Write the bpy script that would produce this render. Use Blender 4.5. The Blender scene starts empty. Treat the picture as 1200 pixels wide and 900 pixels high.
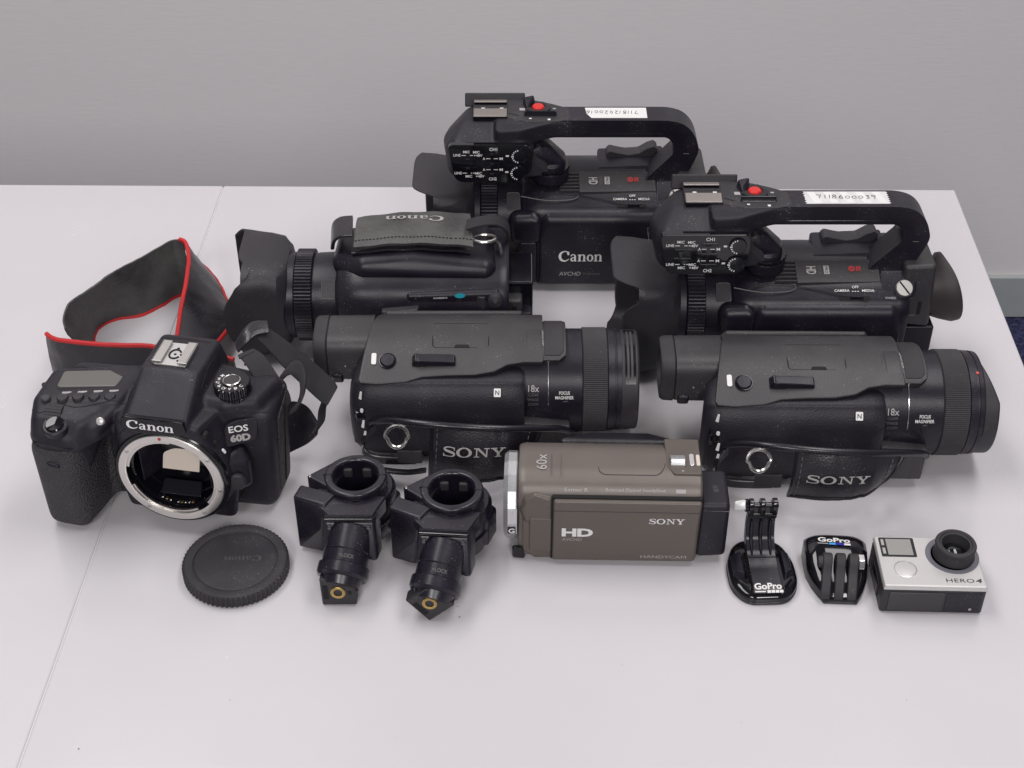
import bpy, bmesh, math, random
from mathutils import Vector as V, Matrix as M
random.seed(7)
R = math.radians
S = 0.001                                   # everything below is written in millimetres
sc = bpy.context.scene
C = sc.collection

# ------------------------------------------------------------------ camera, light, exposure
cam = bpy.data.cameras.new('camera'); co = bpy.data.objects.new('camera', cam); C.objects.link(co)
cam.sensor_width = 36.0; cam.lens = 36.0*1743/1200
cam.clip_start = 0.02; cam.clip_end = 30
co.location = (0, 0, 0.620); co.rotation_euler = (R(90-38), 0, 0)
sc.camera = co
w = bpy.data.worlds.new("World"); sc.world = w; w.use_nodes = True
w.node_tree.nodes['Background'].inputs[0].default_value = (0.93, 0.94, 1.0, 1)
w.node_tree.nodes['Background'].inputs[1].default_value = 0.12

def area(name, loc, sx, sy, power, col=(1, .97, .96)):
    l = bpy.data.lights.new(name, 'AREA'); l.shape = 'RECTANGLE'; l.size = sx; l.size_y = sy
    l.energy = power; l.color = col
    o = bpy.data.objects.new(name, l); C.objects.link(o); o.location = loc
    return o
# office panels overhead, rear pair added to light the wall, 2 m above the table top
area('area_lamp', (-0.80, 0.95, 2.0), 0.6, 1.5, 20)
area('area_lamp', (0.70, 0.95, 2.0), 0.6, 1.5, 16.5)
area('area_lamp', (-0.80, -2.4, 2.0), 0.6, 2.0, 58)  # this and the next are added behind the camera to brighten the wall
area('area_lamp', (0.70, -2.4, 2.0), 0.6, 2.0, 52)
sc.view_settings.view_transform = 'Standard'; sc.view_settings.look = 'None'
sc.view_settings.exposure = 0.22; sc.view_settings.gamma = 1.0
sc.view_settings.use_curve_mapping = False

# ------------------------------------------------------------------ materials
MT = {}
def mat(name, col, rough=.5, metal=0., bump=None, spec=.5, coat=0., var=0., rvar=0., kind='noise', vscale=40, dust=0.):
    m = bpy.data.materials.new(name); m.use_nodes = True
    nt = m.node_tree; b = nt.nodes['Principled BSDF']
    b.inputs['Base Color'].default_value = (*col, 1)
    b.inputs['Roughness'].default_value = rough
    b.inputs['Metallic'].default_value = metal
    b.inputs['Specular IOR Level'].default_value = spec
    b.inputs['Coat Weight'].default_value = coat
    b.inputs['Coat Roughness'].default_value = .08
    tc = nt.nodes.new('ShaderNodeTexCoord')
    if var or rvar:
        n = nt.nodes.new('ShaderNodeTexNoise'); n.inputs['Scale'].default_value = vscale; n.inputs['Detail'].default_value = 5
        nt.links.new(tc.outputs['Object'], n.inputs['Vector'])
        if var:
            r = nt.nodes.new('ShaderNodeValToRGB')
            r.color_ramp.elements[0].position = .3; r.color_ramp.elements[1].position = .7
            r.color_ramp.elements[0].color = (*[c*(1-var) for c in col], 1)
            r.color_ramp.elements[1].color = (*[min(1, c*(1+var)) for c in col], 1)
            nt.links.new(n.outputs['Fac'], r.inputs['Fac']); nt.links.new(r.outputs['Color'], b.inputs['Base Color'])
        if rvar:
            mr = nt.nodes.new('ShaderNodeMapRange'); mr.inputs['From Min'].default_value = .3; mr.inputs['From Max'].default_value = .7
            mr.inputs['To Min'].default_value = max(.02, rough-rvar); mr.inputs['To Max'].default_value = min(1, rough+rvar)
            nt.links.new(n.outputs['Fac'], mr.inputs['Value']); nt.links.new(mr.outputs['Result'], b.inputs['Roughness'])
    if dust:                                    # settled specks of dust and tiny scuffs
        n = nt.nodes.new('ShaderNodeTexNoise'); n.inputs['Scale'].default_value = 1100; n.inputs['Detail'].default_value = 1
        n2 = nt.nodes.new('ShaderNodeTexNoise'); n2.inputs['Scale'].default_value = 45; n2.inputs['Detail'].default_value = 4
        for q in (n, n2): nt.links.new(tc.outputs['Object'], q.inputs['Vector'])
        r1 = nt.nodes.new('ShaderNodeMapRange'); r1.inputs['From Min'].default_value = .70; r1.inputs['From Max'].default_value = .76
        r2 = nt.nodes.new('ShaderNodeMapRange'); r2.inputs['From Min'].default_value = .48; r2.inputs['From Max'].default_value = .72
        r2.inputs['To Min'].default_value = .06
        nt.links.new(n.outputs['Fac'], r1.inputs['Value']); nt.links.new(n2.outputs['Fac'], r2.inputs['Value'])
        mu = nt.nodes.new('ShaderNodeMath'); mu.operation = 'MULTIPLY'; nt.links.new(r1.outputs['Result'], mu.inputs[0]); nt.links.new(r2.outputs['Result'], mu.inputs[1])
        ad = nt.nodes.new('ShaderNodeMath'); ad.operation = 'MULTIPLY_ADD'; nt.links.new(r2.outputs['Result'], ad.inputs[0]); ad.inputs[1].default_value = .035*dust; nt.links.new(mu.outputs[0], ad.inputs[2])
        mx = nt.nodes.new('ShaderNodeMix'); mx.data_type = 'RGBA'; mx.inputs['B'].default_value = (.30, .29, .29, 1)
        src = b.inputs['Base Color'].links[0].from_socket if b.inputs['Base Color'].links else None
        if src: nt.links.new(src, mx.inputs['A'])
        else: mx.inputs['A'].default_value = (*col, 1)
        nt.links.new(ad.outputs[0], mx.inputs['Factor']); nt.links.new(mx.outputs['Result'], b.inputs['Base Color'])
    if bump:
        scale, st, dist = bump
        if kind == 'voronoi':
            n = nt.nodes.new('ShaderNodeTexVoronoi'); out = 'Distance'
        else:
            n = nt.nodes.new('ShaderNodeTexNoise'); n.inputs['Detail'].default_value = 3; out = 'Fac'
        n.inputs['Scale'].default_value = scale
        nt.links.new(tc.outputs['Object'], n.inputs['Vector'])
        bp = nt.nodes.new('ShaderNodeBump'); bp.inputs['Strength'].default_value = st; bp.inputs['Distance'].default_value = dist
        nt.links.new(n.outputs[out], bp.inputs['Height']); nt.links.new(bp.outputs['Normal'], b.inputs['Normal'])
    MT[name] = m
    return m
mat('satin', (.0105, .0086, .0158), .36, bump=(900, .16, .0004), rvar=.05, var=.15, spec=.34, dust=0.8)
mat('matte', (.0235, .0212, .0265), .52, bump=(1100, .22, .0005), rvar=.06, var=.15, spec=.45, dust=0.8)
mat('shell', (.031, .0292, .0325), .46, bump=(1000, .30, .0005), rvar=.06, var=.12, spec=.5, dust=0.8)
mat('grain', (.0140, .0120, .0185), .47, bump=(1000, .26, .0004), kind='voronoi', rvar=.05, spec=.36, dust=0.8)  # same charcoal as the shell, darkened to paint in shade on the grip
mat('gloss', (.006, .0055, .0085), .14, bump=(300, .03, .0003), rvar=.05, spec=.45)
mat('skin', (.0120, .0101, .0168), .50, bump=(1100, .2, .0004), rvar=.06, var=.12, spec=.36, dust=0.8)
mat('shoesteel', (.30, .275, .26), .48, metal=1, rvar=.06)
mat('haze_ring', (.13, .125, .15), .3, rvar=.04)
mat('eyerubber', (.030, .0225, .0245), .55, bump=(1200, .2, .0004), var=.15)
mat('dullsteel', (.50, .485, .47), .45, metal=1, rvar=.06)
mat('piano', (.006, .0055, .008), .07, rvar=.03)
mat('rubber', (.024, .0222, .0255), .66, bump=(1200, .25, .0005), var=.2, dust=1.0)
mat('leather', (.0125, .011, .0155), .33, bump=(900, .22, .0004), kind='voronoi', rvar=.09, var=.2, dust=0.8)
mat('hide', (.050, .048, .048), .50, bump=(420, .6, .0010), var=.6, rvar=.12, vscale=42, dust=1.0)
mat('gripskin', (.030, .0275, .031), .60, bump=(760, .95, .0010), kind='voronoi', rvar=.06, var=.12, dust=0.8)
mat('clampblack', (.0100, .0082, .0155), .29, bump=(900, .10, .0003), rvar=.07, var=.15, dust=0.8)
mat('piping', (.0125, .011, .0155), .26, bump=(900, .15, .0003))
mat('webbing', (.020, .0185, .0215), .75, bump=(1500, .7, .0006), var=.25)
mat('void', (.004, .004, .005), .8)
mat('lensglass', (.004, .004, .006), .03, coat=.6)
mat('steel', (.62, .60, .585), .26, metal=1, bump=(600, .05, .0003), rvar=.06)
mat('mountsteel', (.68, .655, .625), .30, metal=1, rvar=.05, bump=(800, .05, .0003))
mat('chrome', (.75, .74, .74), .16, metal=1, rvar=.04)
mat('brass', (.46, .32, .13), .36, metal=1, rvar=.06)
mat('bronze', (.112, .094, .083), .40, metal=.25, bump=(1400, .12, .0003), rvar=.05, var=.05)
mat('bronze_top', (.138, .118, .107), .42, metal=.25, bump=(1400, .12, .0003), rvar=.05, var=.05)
mat('silverplastic', (.54, .53, .525), .36, metal=.35, bump=(1500, .08, .0003), rvar=.05)
mat('ringsilver', (.60, .60, .615), .30, metal=.75, rvar=.05)
mat('lcdgrey', (.27, .265, .255), .28, rvar=.04)
mat('lcdgreen', (.115, .113, .105), .30, rvar=.04)
mat('smoke', (.022, .0195, .026), .22, rvar=.04)
mat('ink', (.70, .69, .69), .5)
mat('inkgrey', (.36, .35, .345), .5)
mat('inkdim', (.10, .097, .098), .5)
mat('inkdark', (.035, .033, .037), .45)
mat('emboss', (.060, .056, .062), .5)
mat('teal', (.03, .30, .31), .4)
mat('cyan', (.03, .36, .48), .4)
mat('red', (.60, .018, .016), .38, rvar=.05)
mat('redink', (.42, .03, .03), .5)
mat('redcloth', (.47, .010, .014), .6, bump=(2500, .5, .0004), var=.15)
mat('paper', (.72, .71, .71), .6, var=.06)
mat('tape', (.62, .62, .63), .42, var=.10, vscale=120, bump=(200, .12, .0004))
mat('pen', (.012, .012, .016), .5)
mat('blueink', (.01, .015, .42), .4)
mat('skyink', (.05, .33, .75), .4)
mat('clear', (.62, .62, .62), .12, rvar=.03)
mat('screen', (.62, .545, .47), .35)  # beige; on the mirror it stands for a painted reflection
mat('edge', (.62, .60, .61), .45)

def table_material():
    m = mat('laminate', (.560, .540, .566), .22, rvar=.07, var=.02, bump=(700, .035, .0003), vscale=9)
    return m
table_material()

def wall_material():
    m = bpy.data.materials.new('wallpaper'); m.use_nodes = True; nt = m.node_tree; b = nt.nodes['Principled BSDF']
    b.inputs['Roughness'].default_value = .85
    tc = nt.nodes.new('ShaderNodeTexCoord'); mp = nt.nodes.new('ShaderNodeMapping')
    mp.inputs['Scale'].default_value = (40, 1, 300)
    nt.links.new(tc.outputs['Object'], mp.inputs['Vector'])
    n = nt.nodes.new('ShaderNodeTexNoise'); n.inputs['Scale'].default_value = 1.0; n.inputs['Detail'].default_value = 4
    nt.links.new(mp.outputs['Vector'], n.inputs['Vector'])
    r = nt.nodes.new('ShaderNodeValToRGB')
    r.color_ramp.elements[0].position = .3; r.color_ramp.elements[0].color = (.79, .760, .764, 1)
    r.color_ramp.elements[1].position = .7; r.color_ramp.elements[1].color = (.815, .784, .789, 1)
    nt.links.new(n.outputs['Fac'], r.inputs['Fac']); nt.links.new(r.outputs['Color'], b.inputs['Base Color'])
    bp = nt.nodes.new('ShaderNodeBump'); bp.inputs['Strength'].default_value = .25; bp.inputs['Distance'].default_value = .0006
    nt.links.new(n.outputs['Fac'], bp.inputs['Height']); nt.links.new(bp.outputs['Normal'], b.inputs['Normal'])
    MT['wallpaper'] = m
wall_material()
def carpet_material():
    m = bpy.data.materials.new('carpet'); m.use_nodes = True; nt = m.node_tree; b = nt.nodes['Principled BSDF']
    b.inputs['Roughness'].default_value = .95
    tc = nt.nodes.new('ShaderNodeTexCoord')
    n = nt.nodes.new('ShaderNodeTexNoise'); n.inputs['Scale'].default_value = 220; n.inputs['Detail'].default_value = 3
    nt.links.new(tc.outputs['Object'], n.inputs['Vector'])
    r = nt.nodes.new('ShaderNodeValToRGB')
    r.color_ramp.elements[0].position = .38; r.color_ramp.elements[0].color = (.008, .008, .035, 1)
    r.color_ramp.elements[1].position = .66; r.color_ramp.elements[1].color = (.05, .055, .15, 1)
    nt.links.new(n.outputs['Fac'], r.inputs['Fac']); nt.links.new(r.outputs['Color'], b.inputs['Base Color'])
    bp = nt.nodes.new('ShaderNodeBump'); bp.inputs['Strength'].default_value = 1; bp.inputs['Distance'].default_value = .006
    nt.links.new(n.outputs['Fac'], bp.inputs['Height']); nt.links.new(bp.outputs['Normal'], b.inputs['Normal'])
    MT['carpet'] = m
carpet_material()
mat('skirting', (.40, .43, .425), .5, var=.03)
mat('tabletrim', (.70, .68, .69), .4)
mat('tableleg', (.35, .35, .36), .35, metal=.8)

# ------------------------------------------------------------------ mesh helpers
class MB:
    def __init__(s): s.v = []; s.f = []
    def add(s, vs, fs, T=None):
        k = len(s.v)
        s.v += [tuple(T @ V(p)) if T is not None else tuple(p) for p in vs]
        s.f += [tuple(i+k for i in f) for f in fs]
        return s
    def hull(s, pts, n=12, T=None):             # convex hull of spheres (x, y, z, radius)
        bm = bmesh.new()
        for p in pts:
            x, y, z = p[:3]; r = p[3] if len(p) > 3 else 0
            if r <= 0: bm.verts.new((x, y, z)); continue
            for j in range(n//2+1):
                t = math.pi*j/(n//2)
                if j in (0, n//2): bm.verts.new((x, y, z+r*math.cos(t))); continue
                for i in range(n):
                    a = 2*math.pi*i/n
                    bm.verts.new((x+r*math.sin(t)*math.cos(a), y+r*math.sin(t)*math.sin(a), z+r*math.cos(t)))
        res = bmesh.ops.convex_hull(bm, input=bm.verts[:], use_existing_faces=False)
        used = {v for f in bm.faces for v in f.verts}
        bmesh.ops.delete(bm, geom=[v for v in bm.verts if v not in used], context='VERTS')
        bmesh.ops.dissolve_limit(bm, angle_limit=R(1), verts=bm.verts[:], edges=bm.edges[:])
        bm.verts.index_update()
        s.add([v.co[:] for v in bm.verts], [[v.index for v in f.verts] for f in bm.faces], T)
        bm.free(); return s
    def rbox(s, x0, x1, y0, y1, z0, z1, r, n=12, T=None):
        r = min(r, (x1-x0)/2-.01, (y1-y0)/2-.01, (z1-z0)/2-.01)
        return s.hull([(x, y, z, r) for x in (x0+r, x1-r) for y in (y0+r, y1-r) for z in (z0+r, z1-r)], n, T)
    def box(s, x0, x1, y0, y1, z0, z1, T=None):
        v = [(x, y, z) for x in (x0, x1) for y in (y0, y1) for z in (z0, z1)]
        return s.add(v, [(0, 1, 3, 2), (4, 6, 7, 5), (0, 4, 5, 1), (2, 3, 7, 6), (0, 2, 6, 4), (1, 5, 7, 3)], T)
    def loft(s, rings, cap0=True, cap1=True, close=False, T=None):
        n = len(rings[0]); vs = [p for r in rings for p in r]; fs = []
        m = len(rings)
        for j in range(m if close else m-1):
            a = j*n; b = ((j+1) % m)*n
            for i in range(n):
                k = (i+1) % n
                fs.append((a+i, a+k, b+k, b+i))
        if cap0 and not close: fs.append(tuple(range(n-1, -1, -1)))
        if cap1 and not close: fs.append(tuple(range((m-1)*n, m*n)))
        return s.add(vs, fs, T)
    def lathe(s, prof, axis='z', o=(0, 0, 0), n=48, cap0=True, cap1=True, close=False, rad=None, T=None):
        rings = []
        for (a, r) in prof:
            ring = []
            for i in range(n):
                t = 2*math.pi*i/n
                q = r + (rad(i, t) if rad and r > .01 else 0)
                c, d = q*math.cos(t), q*math.sin(t)
                p = {'x': (a, c, d), 'y': (d, a, c), 'z': (c, d, a)}[axis]
                ring.append((p[0]+o[0], p[1]+o[1], p[2]+o[2]))
            rings.append(ring)
        return s.loft(rings, cap0, cap1, close, T)
    def prism(s, poly, d0, d1, plane='xz', T=None):
        def P(u, v, d): return {'xz': (u, d, v), 'xy': (u, v, d), 'yz': (d, u, v)}[plane]
        return s.loft([[P(u, v, d0) for u, v in poly], [P(u, v, d1) for u, v in poly]], T=T)
    def tube(s, path, r, n=8, closed=False, T=None, flat=1.0):
        P = [V(p) for p in path]; m = len(P); rings = []
        up = V((0, 0, 1)); prev = None
        for i in range(m):
            if closed: t = (P[(i+1) % m]-P[i-1])
            else: t = P[min(i+1, m-1)]-P[max(i-1, 0)]
            t.normalize()
            if prev is None:
                a = t.cross(up)
                if a.length < .1: a = t.cross(V((1, 0, 0)))
                a.normalize()
            else:
                a = (prev - t*prev.dot(t)).normalized()
            prev = a; b = t.cross(a)
            rr = r[i] if isinstance(r, (list, tuple)) else r
            rings.append([tuple(P[i]+a*rr*math.cos(2*math.pi*k/n)+b*rr*flat*math.sin(2*math.pi*k/n)) for k in range(n)])
        return s.loft(rings, close=closed, T=T)
    def ribbon(s, A, B, th, T=None, rows=1):    # a band between two edge curves, given a real thickness
        A = [V(p) for p in A]; B = [V(p) for p in B]; m = len(A); rings = []
        for i in range(m):
            t = (A[min(i+1, m-1)]-A[max(i-1, 0)])+(B[min(i+1, m-1)]-B[max(i-1, 0)])
            nrm = t.cross(B[i]-A[i])
            if nrm.length < 1e-6: nrm = V((0, 0, 1))
            nrm.normalize(); h = nrm*th*.5
            rings.append([tuple(A[i]+h*.5-(B[i]-A[i])*.0), tuple(A[i].lerp(B[i], .05)+h), tuple(A[i].lerp(B[i], .95)+h), tuple(B[i]+h*.5),
                          tuple(B[i]-h*.5), tuple(A[i].lerp(B[i], .95)-h), tuple(A[i].lerp(B[i], .05)-h), tuple(A[i]-h*.5)])
        return s.loft(rings, T=T)
    def grid(s, P, T=None):                     # open sheet from rows of points
        n = len(P[0]); vs = [p for r in P for p in r]
        fs = [(j*n+i, j*n+i+1, (j+1)*n+i+1, (j+1)*n+i) for j in range(len(P)-1) for i in range(n-1)]
        return s.add(vs, fs, T)
    def slab(s, P, N, T=None):                  # closed sheet: rows of points P pushed by vectors N
        n = len(P[0]); m = len(P)
        top = [[tuple(V(P[j][i])+V(N[j][i])) for i in range(n)] for j in range(m)]
        border = [(0, i) for i in range(n)]+[(j, n-1) for j in range(1, m)]+[(m-1, i) for i in range(n-2, -1, -1)]+[(j, 0) for j in range(m-2, 0, -1)]
        vs = [p for r in P for p in r]+[p for r in top for p in r]; k = n*m; fs = []
        for j in range(m-1):
            for i in range(n-1):
                q = (j*n+i, j*n+i+1, (j+1)*n+i+1, (j+1)*n+i)
                fs.append(q[::-1]); fs.append(tuple(x+k for x in q))
        for a in range(len(border)):
            p, q = border[a], border[(a+1) % len(border)]
            i0, i1 = p[0]*n+p[1], q[0]*n+q[1]
            fs.append((i0, i1, i1+k, i0+k))
        return s.add(vs, fs, T)

def spline(pts, n, closed=False):
    P = [V(p) for p in pts]; m = len(P); out = []
    segs = m if closed else m-1
    for k in range(n):
        t = k*segs/(n if closed else n-1); i = min(int(t), segs-1); u = t-i
        if closed: a, b, c, d = P[(i-1) % m], P[i % m], P[(i+1) % m], P[(i+2) % m]
        else: a, b, c, d = P[max(i-1, 0)], P[i], P[i+1], P[min(i+2, m-1)]
        out.append(.5*((2*b)+(c-a)*u+(2*a-5*b+4*c-d)*u*u+(3*b-3*c+d-a)*u**3))
    return [tuple(p) for p in out]

def round_poly(pts, r, n=5):
    out = []; m = len(pts)
    for i in range(m):
        p = V((*pts[i][:2], 0)); a = V((*pts[i-1][:2], 0)); b = V((*pts[(i+1) % m][:2], 0))
        rr = pts[i][2] if len(pts[i]) > 2 else r
        d0, d1 = (a-p), (b-p); q = min(rr, d0.length*.48, d1.length*.48)
        if q < 1e-4: out.append((p.x, p.y)); continue
        s, e = p+d0.normalized()*q, p+d1.normalized()*q
        for k in range(n+1):
            t = k/n; w_ = s.lerp(p, t).lerp(p.lerp(e, t), t); out.append((w_.x, w_.y))
    return out

def frame(o, u, nrm):                           # local axes: u along x, nrm along z
    u = V(u).normalized(); nz = V(nrm).normalized(); vv = nz.cross(u).normalized(); u = vv.cross(nz)
    m = M(((u.x, vv.x, nz.x, o[0]), (u.y, vv.y, nz.y, o[1]), (u.z, vv.z, nz.z, o[2]), (0, 0, 0, 1)))
    return m

def finish(me, smooth):
    bm = bmesh.new(); bm.from_mesh(me)
    bmesh.ops.recalc_face_normals(bm, faces=bm.faces[:])
    th = R(smooth)
    for f in bm.faces: f.smooth = True
    for e in bm.edges:
        if len(e.link_faces) != 2 or e.calc_face_angle(0) > th: e.smooth = False
    bm.to_mesh(me); bm.free()

def obj(name, mb, material, parent=None, bevel=0, seg=2, smooth=38, remesh=0, iters=6, recalc=True, **props):
    me = bpy.data.meshes.new(name)
    me.from_pydata([(a*S, b*S, c*S) for a, b, c in mb.v], [], mb.f)
    if recalc: finish(me, smooth)
    me.materials.append(MT[material])
    o = bpy.data.objects.new(name, me); C.objects.link(o)
    if parent is not None: o.parent = parent
    if remesh:
        r = o.modifiers.new('remesh', 'REMESH'); r.mode = 'VOXEL'; r.voxel_size = remesh*S; r.use_smooth_shade = True
        sm = o.modifiers.new('smooth', 'SMOOTH'); sm.factor = .5; sm.iterations = iters
    else:
        if bevel:
            b = o.modifiers.new('bevel', 'BEVEL'); b.width = bevel*S; b.segments = seg; b.limit_method = 'ANGLE'; b.angle_limit = R(38)
            b.harden_normals = False
        if recalc:
            wn = o.modifiers.new('normals', 'WEIGHTED_NORMAL'); wn.keep_sharp = not bevel; wn.weight = 60
    for k, v_ in props.items(): o[k] = v_
    return o

def thing(name, label, cat, loc, rz=0, rx=0, group=None, scale=None):
    o = bpy.data.objects.new(name, None); C.objects.link(o)
    o.location = [c*S for c in loc]; o.rotation_euler = (R(rx), 0, R(rz)); o.empty_display_size = .02
    if scale: o.scale = scale
    o['label'] = label; o['category'] = cat
    if group: o['group'] = group
    return o

# ------------------------------------------------------------------ lettering
def font2d(txt, bold=0., spacing=1.0, shear=0.):
    c = bpy.data.curves.new('lettering', 'FONT'); c.body = txt; c.size = 1; c.offset = bold; c.space_character = spacing
    c.shear = shear; c.resolution_u = 3; c.dimensions = '2D'; c.fill_mode = 'FRONT'
    o = bpy.data.objects.new('lettering', c)
    me = bpy.data.meshes.new_from_object(o)
    vs = [(v.co.x, v.co.y) for v in me.vertices]; fs = [tuple(p.vertices) for p in me.polygons]
    bpy.data.objects.remove(o); bpy.data.meshes.remove(me); bpy.data.curves.remove(c)
    return vs, fs

class Pen:                                      # flat letters drawn from strokes, slabs and rings
    def __init__(s): s.v = []; s.f = []
    def quad(s, *p):
        k = len(s.v); s.v += [(a, b) for a, b in p]; s.f.append(tuple(range(k, k+len(p)))); return s
    def rect(s, x0, y0, x1, y1): return s.quad((x0, y0), (x1, y0), (x1, y1), (x0, y1))
    def stroke(s, pts, ws, n=18):
        P = spline([(x, y, 0) for x, y in pts], n); m = len(ws)
        L, Rr = [], []
        for i, p in enumerate(P):
            a = V(P[max(i-1, 0)]); b = V(P[min(i+1, n-1)]); t = (b-a).normalized(); nn = V((-t.y, t.x, 0))
            q = i*(m-1)/(n-1); j = min(int(q), m-2) if m > 1 else 0
            wd = ws[0] if m == 1 else ws[j]+(ws[j+1]-ws[j])*(q-j)
            L.append(V(p)+nn*wd/2); Rr.append(V(p)-nn*wd/2)
        k = len(s.v)
        for l, r in zip(L, Rr): s.v += [(l.x, l.y), (r.x, r.y)]
        for i in range(n-1): s.f.append((k+2*i, k+2*i+1, k+2*i+3, k+2*i+2))
        return s
    def ring(s, cx, cy, ax, ay, bx, by, n=28):
        k = len(s.v)
        for i in range(n):
            t = 2*math.pi*i/n
            s.v += [(cx+ax*math.cos(t), cy+ay*math.sin(t)), (cx+bx*math.cos(t), cy+by*math.sin(t))]
        for i in range(n):
            j = (i+1) % n; s.f.append((k+2*i, k+2*j, k+2*j+1, k+2*i+1))
        return s
    def disc(s, cx, cy, a, b=None, n=20):
        b = b or a
        return s.quad(*[(cx+a*math.cos(2*math.pi*i/n), cy+b*math.sin(2*math.pi*i/n)) for i in range(n)])
    def out(s): return s.v, s.f

def slab_word():                                # S O N Y in wide slab letters
    p = Pen()
    p.stroke([(1.02, .76), (.93, .92), (.60, .955), (.22, .90), (.13, .73), (.32, .585), (.62, .50), (.93, .40), (1.02, .24), (.88, .075), (.52, .035), (.18, .09), (.06, .27)],
             [.05, .10, .09, .12, .19, .23, .24, .23, .19, .12, .09, .10, .05], 40)
    p.rect(.99, .66, 1.06, .98); p.rect(.02, .02, .09, .34)
    p.ring(1.92, .5, .72, .53, .43, .42)
    x = 2.82
    p.rect(x, .9, x+.46, 1); p.rect(x, 0, x+.5, .1); p.rect(x+.92, .9, x+1.42, 1)
    p.rect(x+.19, .1, x+.31, .9); p.rect(x+1.11, .02, x+1.23, .9)
    p.quad((x+.31, .9), (x+.46, 1), (x+1.11, .26), (x+1.11, .0), (x+.31, .84))
    x = 4.36
    p.rect(x, .9, x+.62, 1); p.rect(x+.86, .9, x+1.42, 1); p.rect(x+.42, 0, x+1.04, .1); p.rect(x+.585, .1, x+.875, .46)
    p.quad((x+.13, .9), (x+.47, .9), (x+.875, .46), (x+.585, .44)); p.quad((x+1.02, .9), (x+1.22, .9), (x+.875, .46), (x+.77, .52))
    return p.out()

def script_word():                              # the rounded serif word on the reflex camera and camcorders
    p = Pen()
    p.stroke([(.98, .70), (.86, .92), (.58, .97), (.24, .80), (.14, .48), (.26, .17), (.58, .035), (.86, .12), (1.02, .26)],
             [.10, .09, .09, .20, .27, .22, .13, .09, .04], 34)
    p.quad((.80, .84), (1.02, .98), (1.05, .66), (.94, .60), (.87, .66))
    x = 1.14                                    # a
    p.stroke([(x+.06, .50), (x+.16, .64), (x+.34, .66), (x+.47, .56), (x+.48, .40), (x+.48, .10), (x+.60, .04)], [.11, .09, .08, .14, .19, .19, .08], 22)
    p.stroke([(x+.46, .40), (x+.22, .34), (x+.10, .20), (x+.17, .06), (x+.34, .06), (x+.46, .18)], [.06, .10, .17, .12, .08, .06], 18)
    for x in (1.86, 3.44):                      # n
        p.rect(x+.10, .07, x+.29, .60); p.quad((x, .60), (x+.06, .66), (x+.29, .69), (x+.29, .58), (x+.10, .56))
        p.rect(x, 0, x+.38, .07)
        p.stroke([(x+.29, .50), (x+.40, .63), (x+.54, .64), (x+.64, .54), (x+.65, .34), (x+.65, .07)], [.05, .08, .10, .18, .19, .19], 18)
        p.rect(x+.47, 0, x+.82, .07)
    p.ring(3.08, .335, .33, .345, .14, .265)    # o
    return p.out()

def scribble(digits):                           # handwritten figures
    D = {'7': [[(.1, .85), (.15, 1), (.3, .93), (.6, .95), (.45, .5), (.3, 0)]], '1': [[(.35, 1), (.25, 0)]],
         '8': [[(.55, .85), (.35, 1), (.15, .8), (.3, .58), (.55, .35), (.4, .05), (.15, .1), (.12, .35), (.4, .6), (.58, .85)]],
         '6': [[(.5, .95), (.25, .6), (.12, .25), (.25, .02), (.5, .1), (.5, .35), (.3, .45), (.14, .3)]],
         '0': [[(.35, .7), (.12, .5), (.15, .1), (.4, .02), (.58, .3), (.5, .62), (.33, .7)]],
         '3': [[(.15, .75), (.4, .85), (.55, .65), (.3, .45), (.52, .25), (.35, -.1), (.1, -.05)]],
         '9': [[(.5, .75), (.25, .95), (.1, .7), (.3, .5), (.52, .7), (.45, .3), (.32, -.15)]],
         '2': [[(.12, .75), (.3, .95), (.5, .8), (.4, .45), (.1, .05), (.3, .1), (.55, .02)]],
         '4': [[(.35, 1), (.1, .4), (.55, .42)], [(.48, .75), (.35, -.1)]]}
    p = Pen(); x = 0
    for ch in digits:
        for st in D[ch]: p.stroke([(x+a, b) for a, b in st], [.075], max(6, 4*len(st)))
        x += .78 if ch != '1' else .52
    return p.out()

def fit(m, w_, h_, zstep=True):
    vs, fs = m
    x0 = min(a for a, b in vs); x1 = max(a for a, b in vs); y0 = min(b for a, b in vs); y1 = max(b for a, b in vs)
    return [((a-(x0+x1)/2)/(x1-x0)*w_, (b-(y0+y1)/2)/(y1-y0)*h_) for a, b in vs], fs

def printed(name, m, w_, h_, mapping, material, parent, rot=0, **pr):
    """flat print laid on a surface; mapping takes (u, v, lift)"""
    vs, fs = fit(m, w_, h_); c, s_ = math.cos(R(rot)), math.sin(R(rot)); mb = MB()
    lift = {}
    for k, f in enumerate(fs):
        for i in f: lift.setdefault(i, .10+.0006*(k % 60))
    mb.add([mapping(a*c-b*s_, a*s_+b*c, lift.get(i, .1)) for i, (a, b) in enumerate(vs)], fs)
    return obj(name, mb, material, parent, recalc=False, **pr)

def flat(o, u, nrm):
    T = frame(o, u, nrm)
    return lambda a, b, l: tuple(T @ V((a, b, l)))
def on_tube(x0, ang, rad, zc=0, yc=0, sgn=1):   # print on a tube along x; ang from straight up towards the viewer (-y)
    def f(a, b, l):
        t = R(ang)-b/rad; r = rad+l+.16
        return (x0+sgn*a, yc-r*math.sin(t), zc+r*math.cos(t))
    return f

def word(name, txt, w_, h_, mp, material, parent, bold=0., rot=0, spacing=1., shear=0.):
    return printed(name, font2d(txt, bold, spacing, shear), w_, h_, mp, material, parent, rot)

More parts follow.
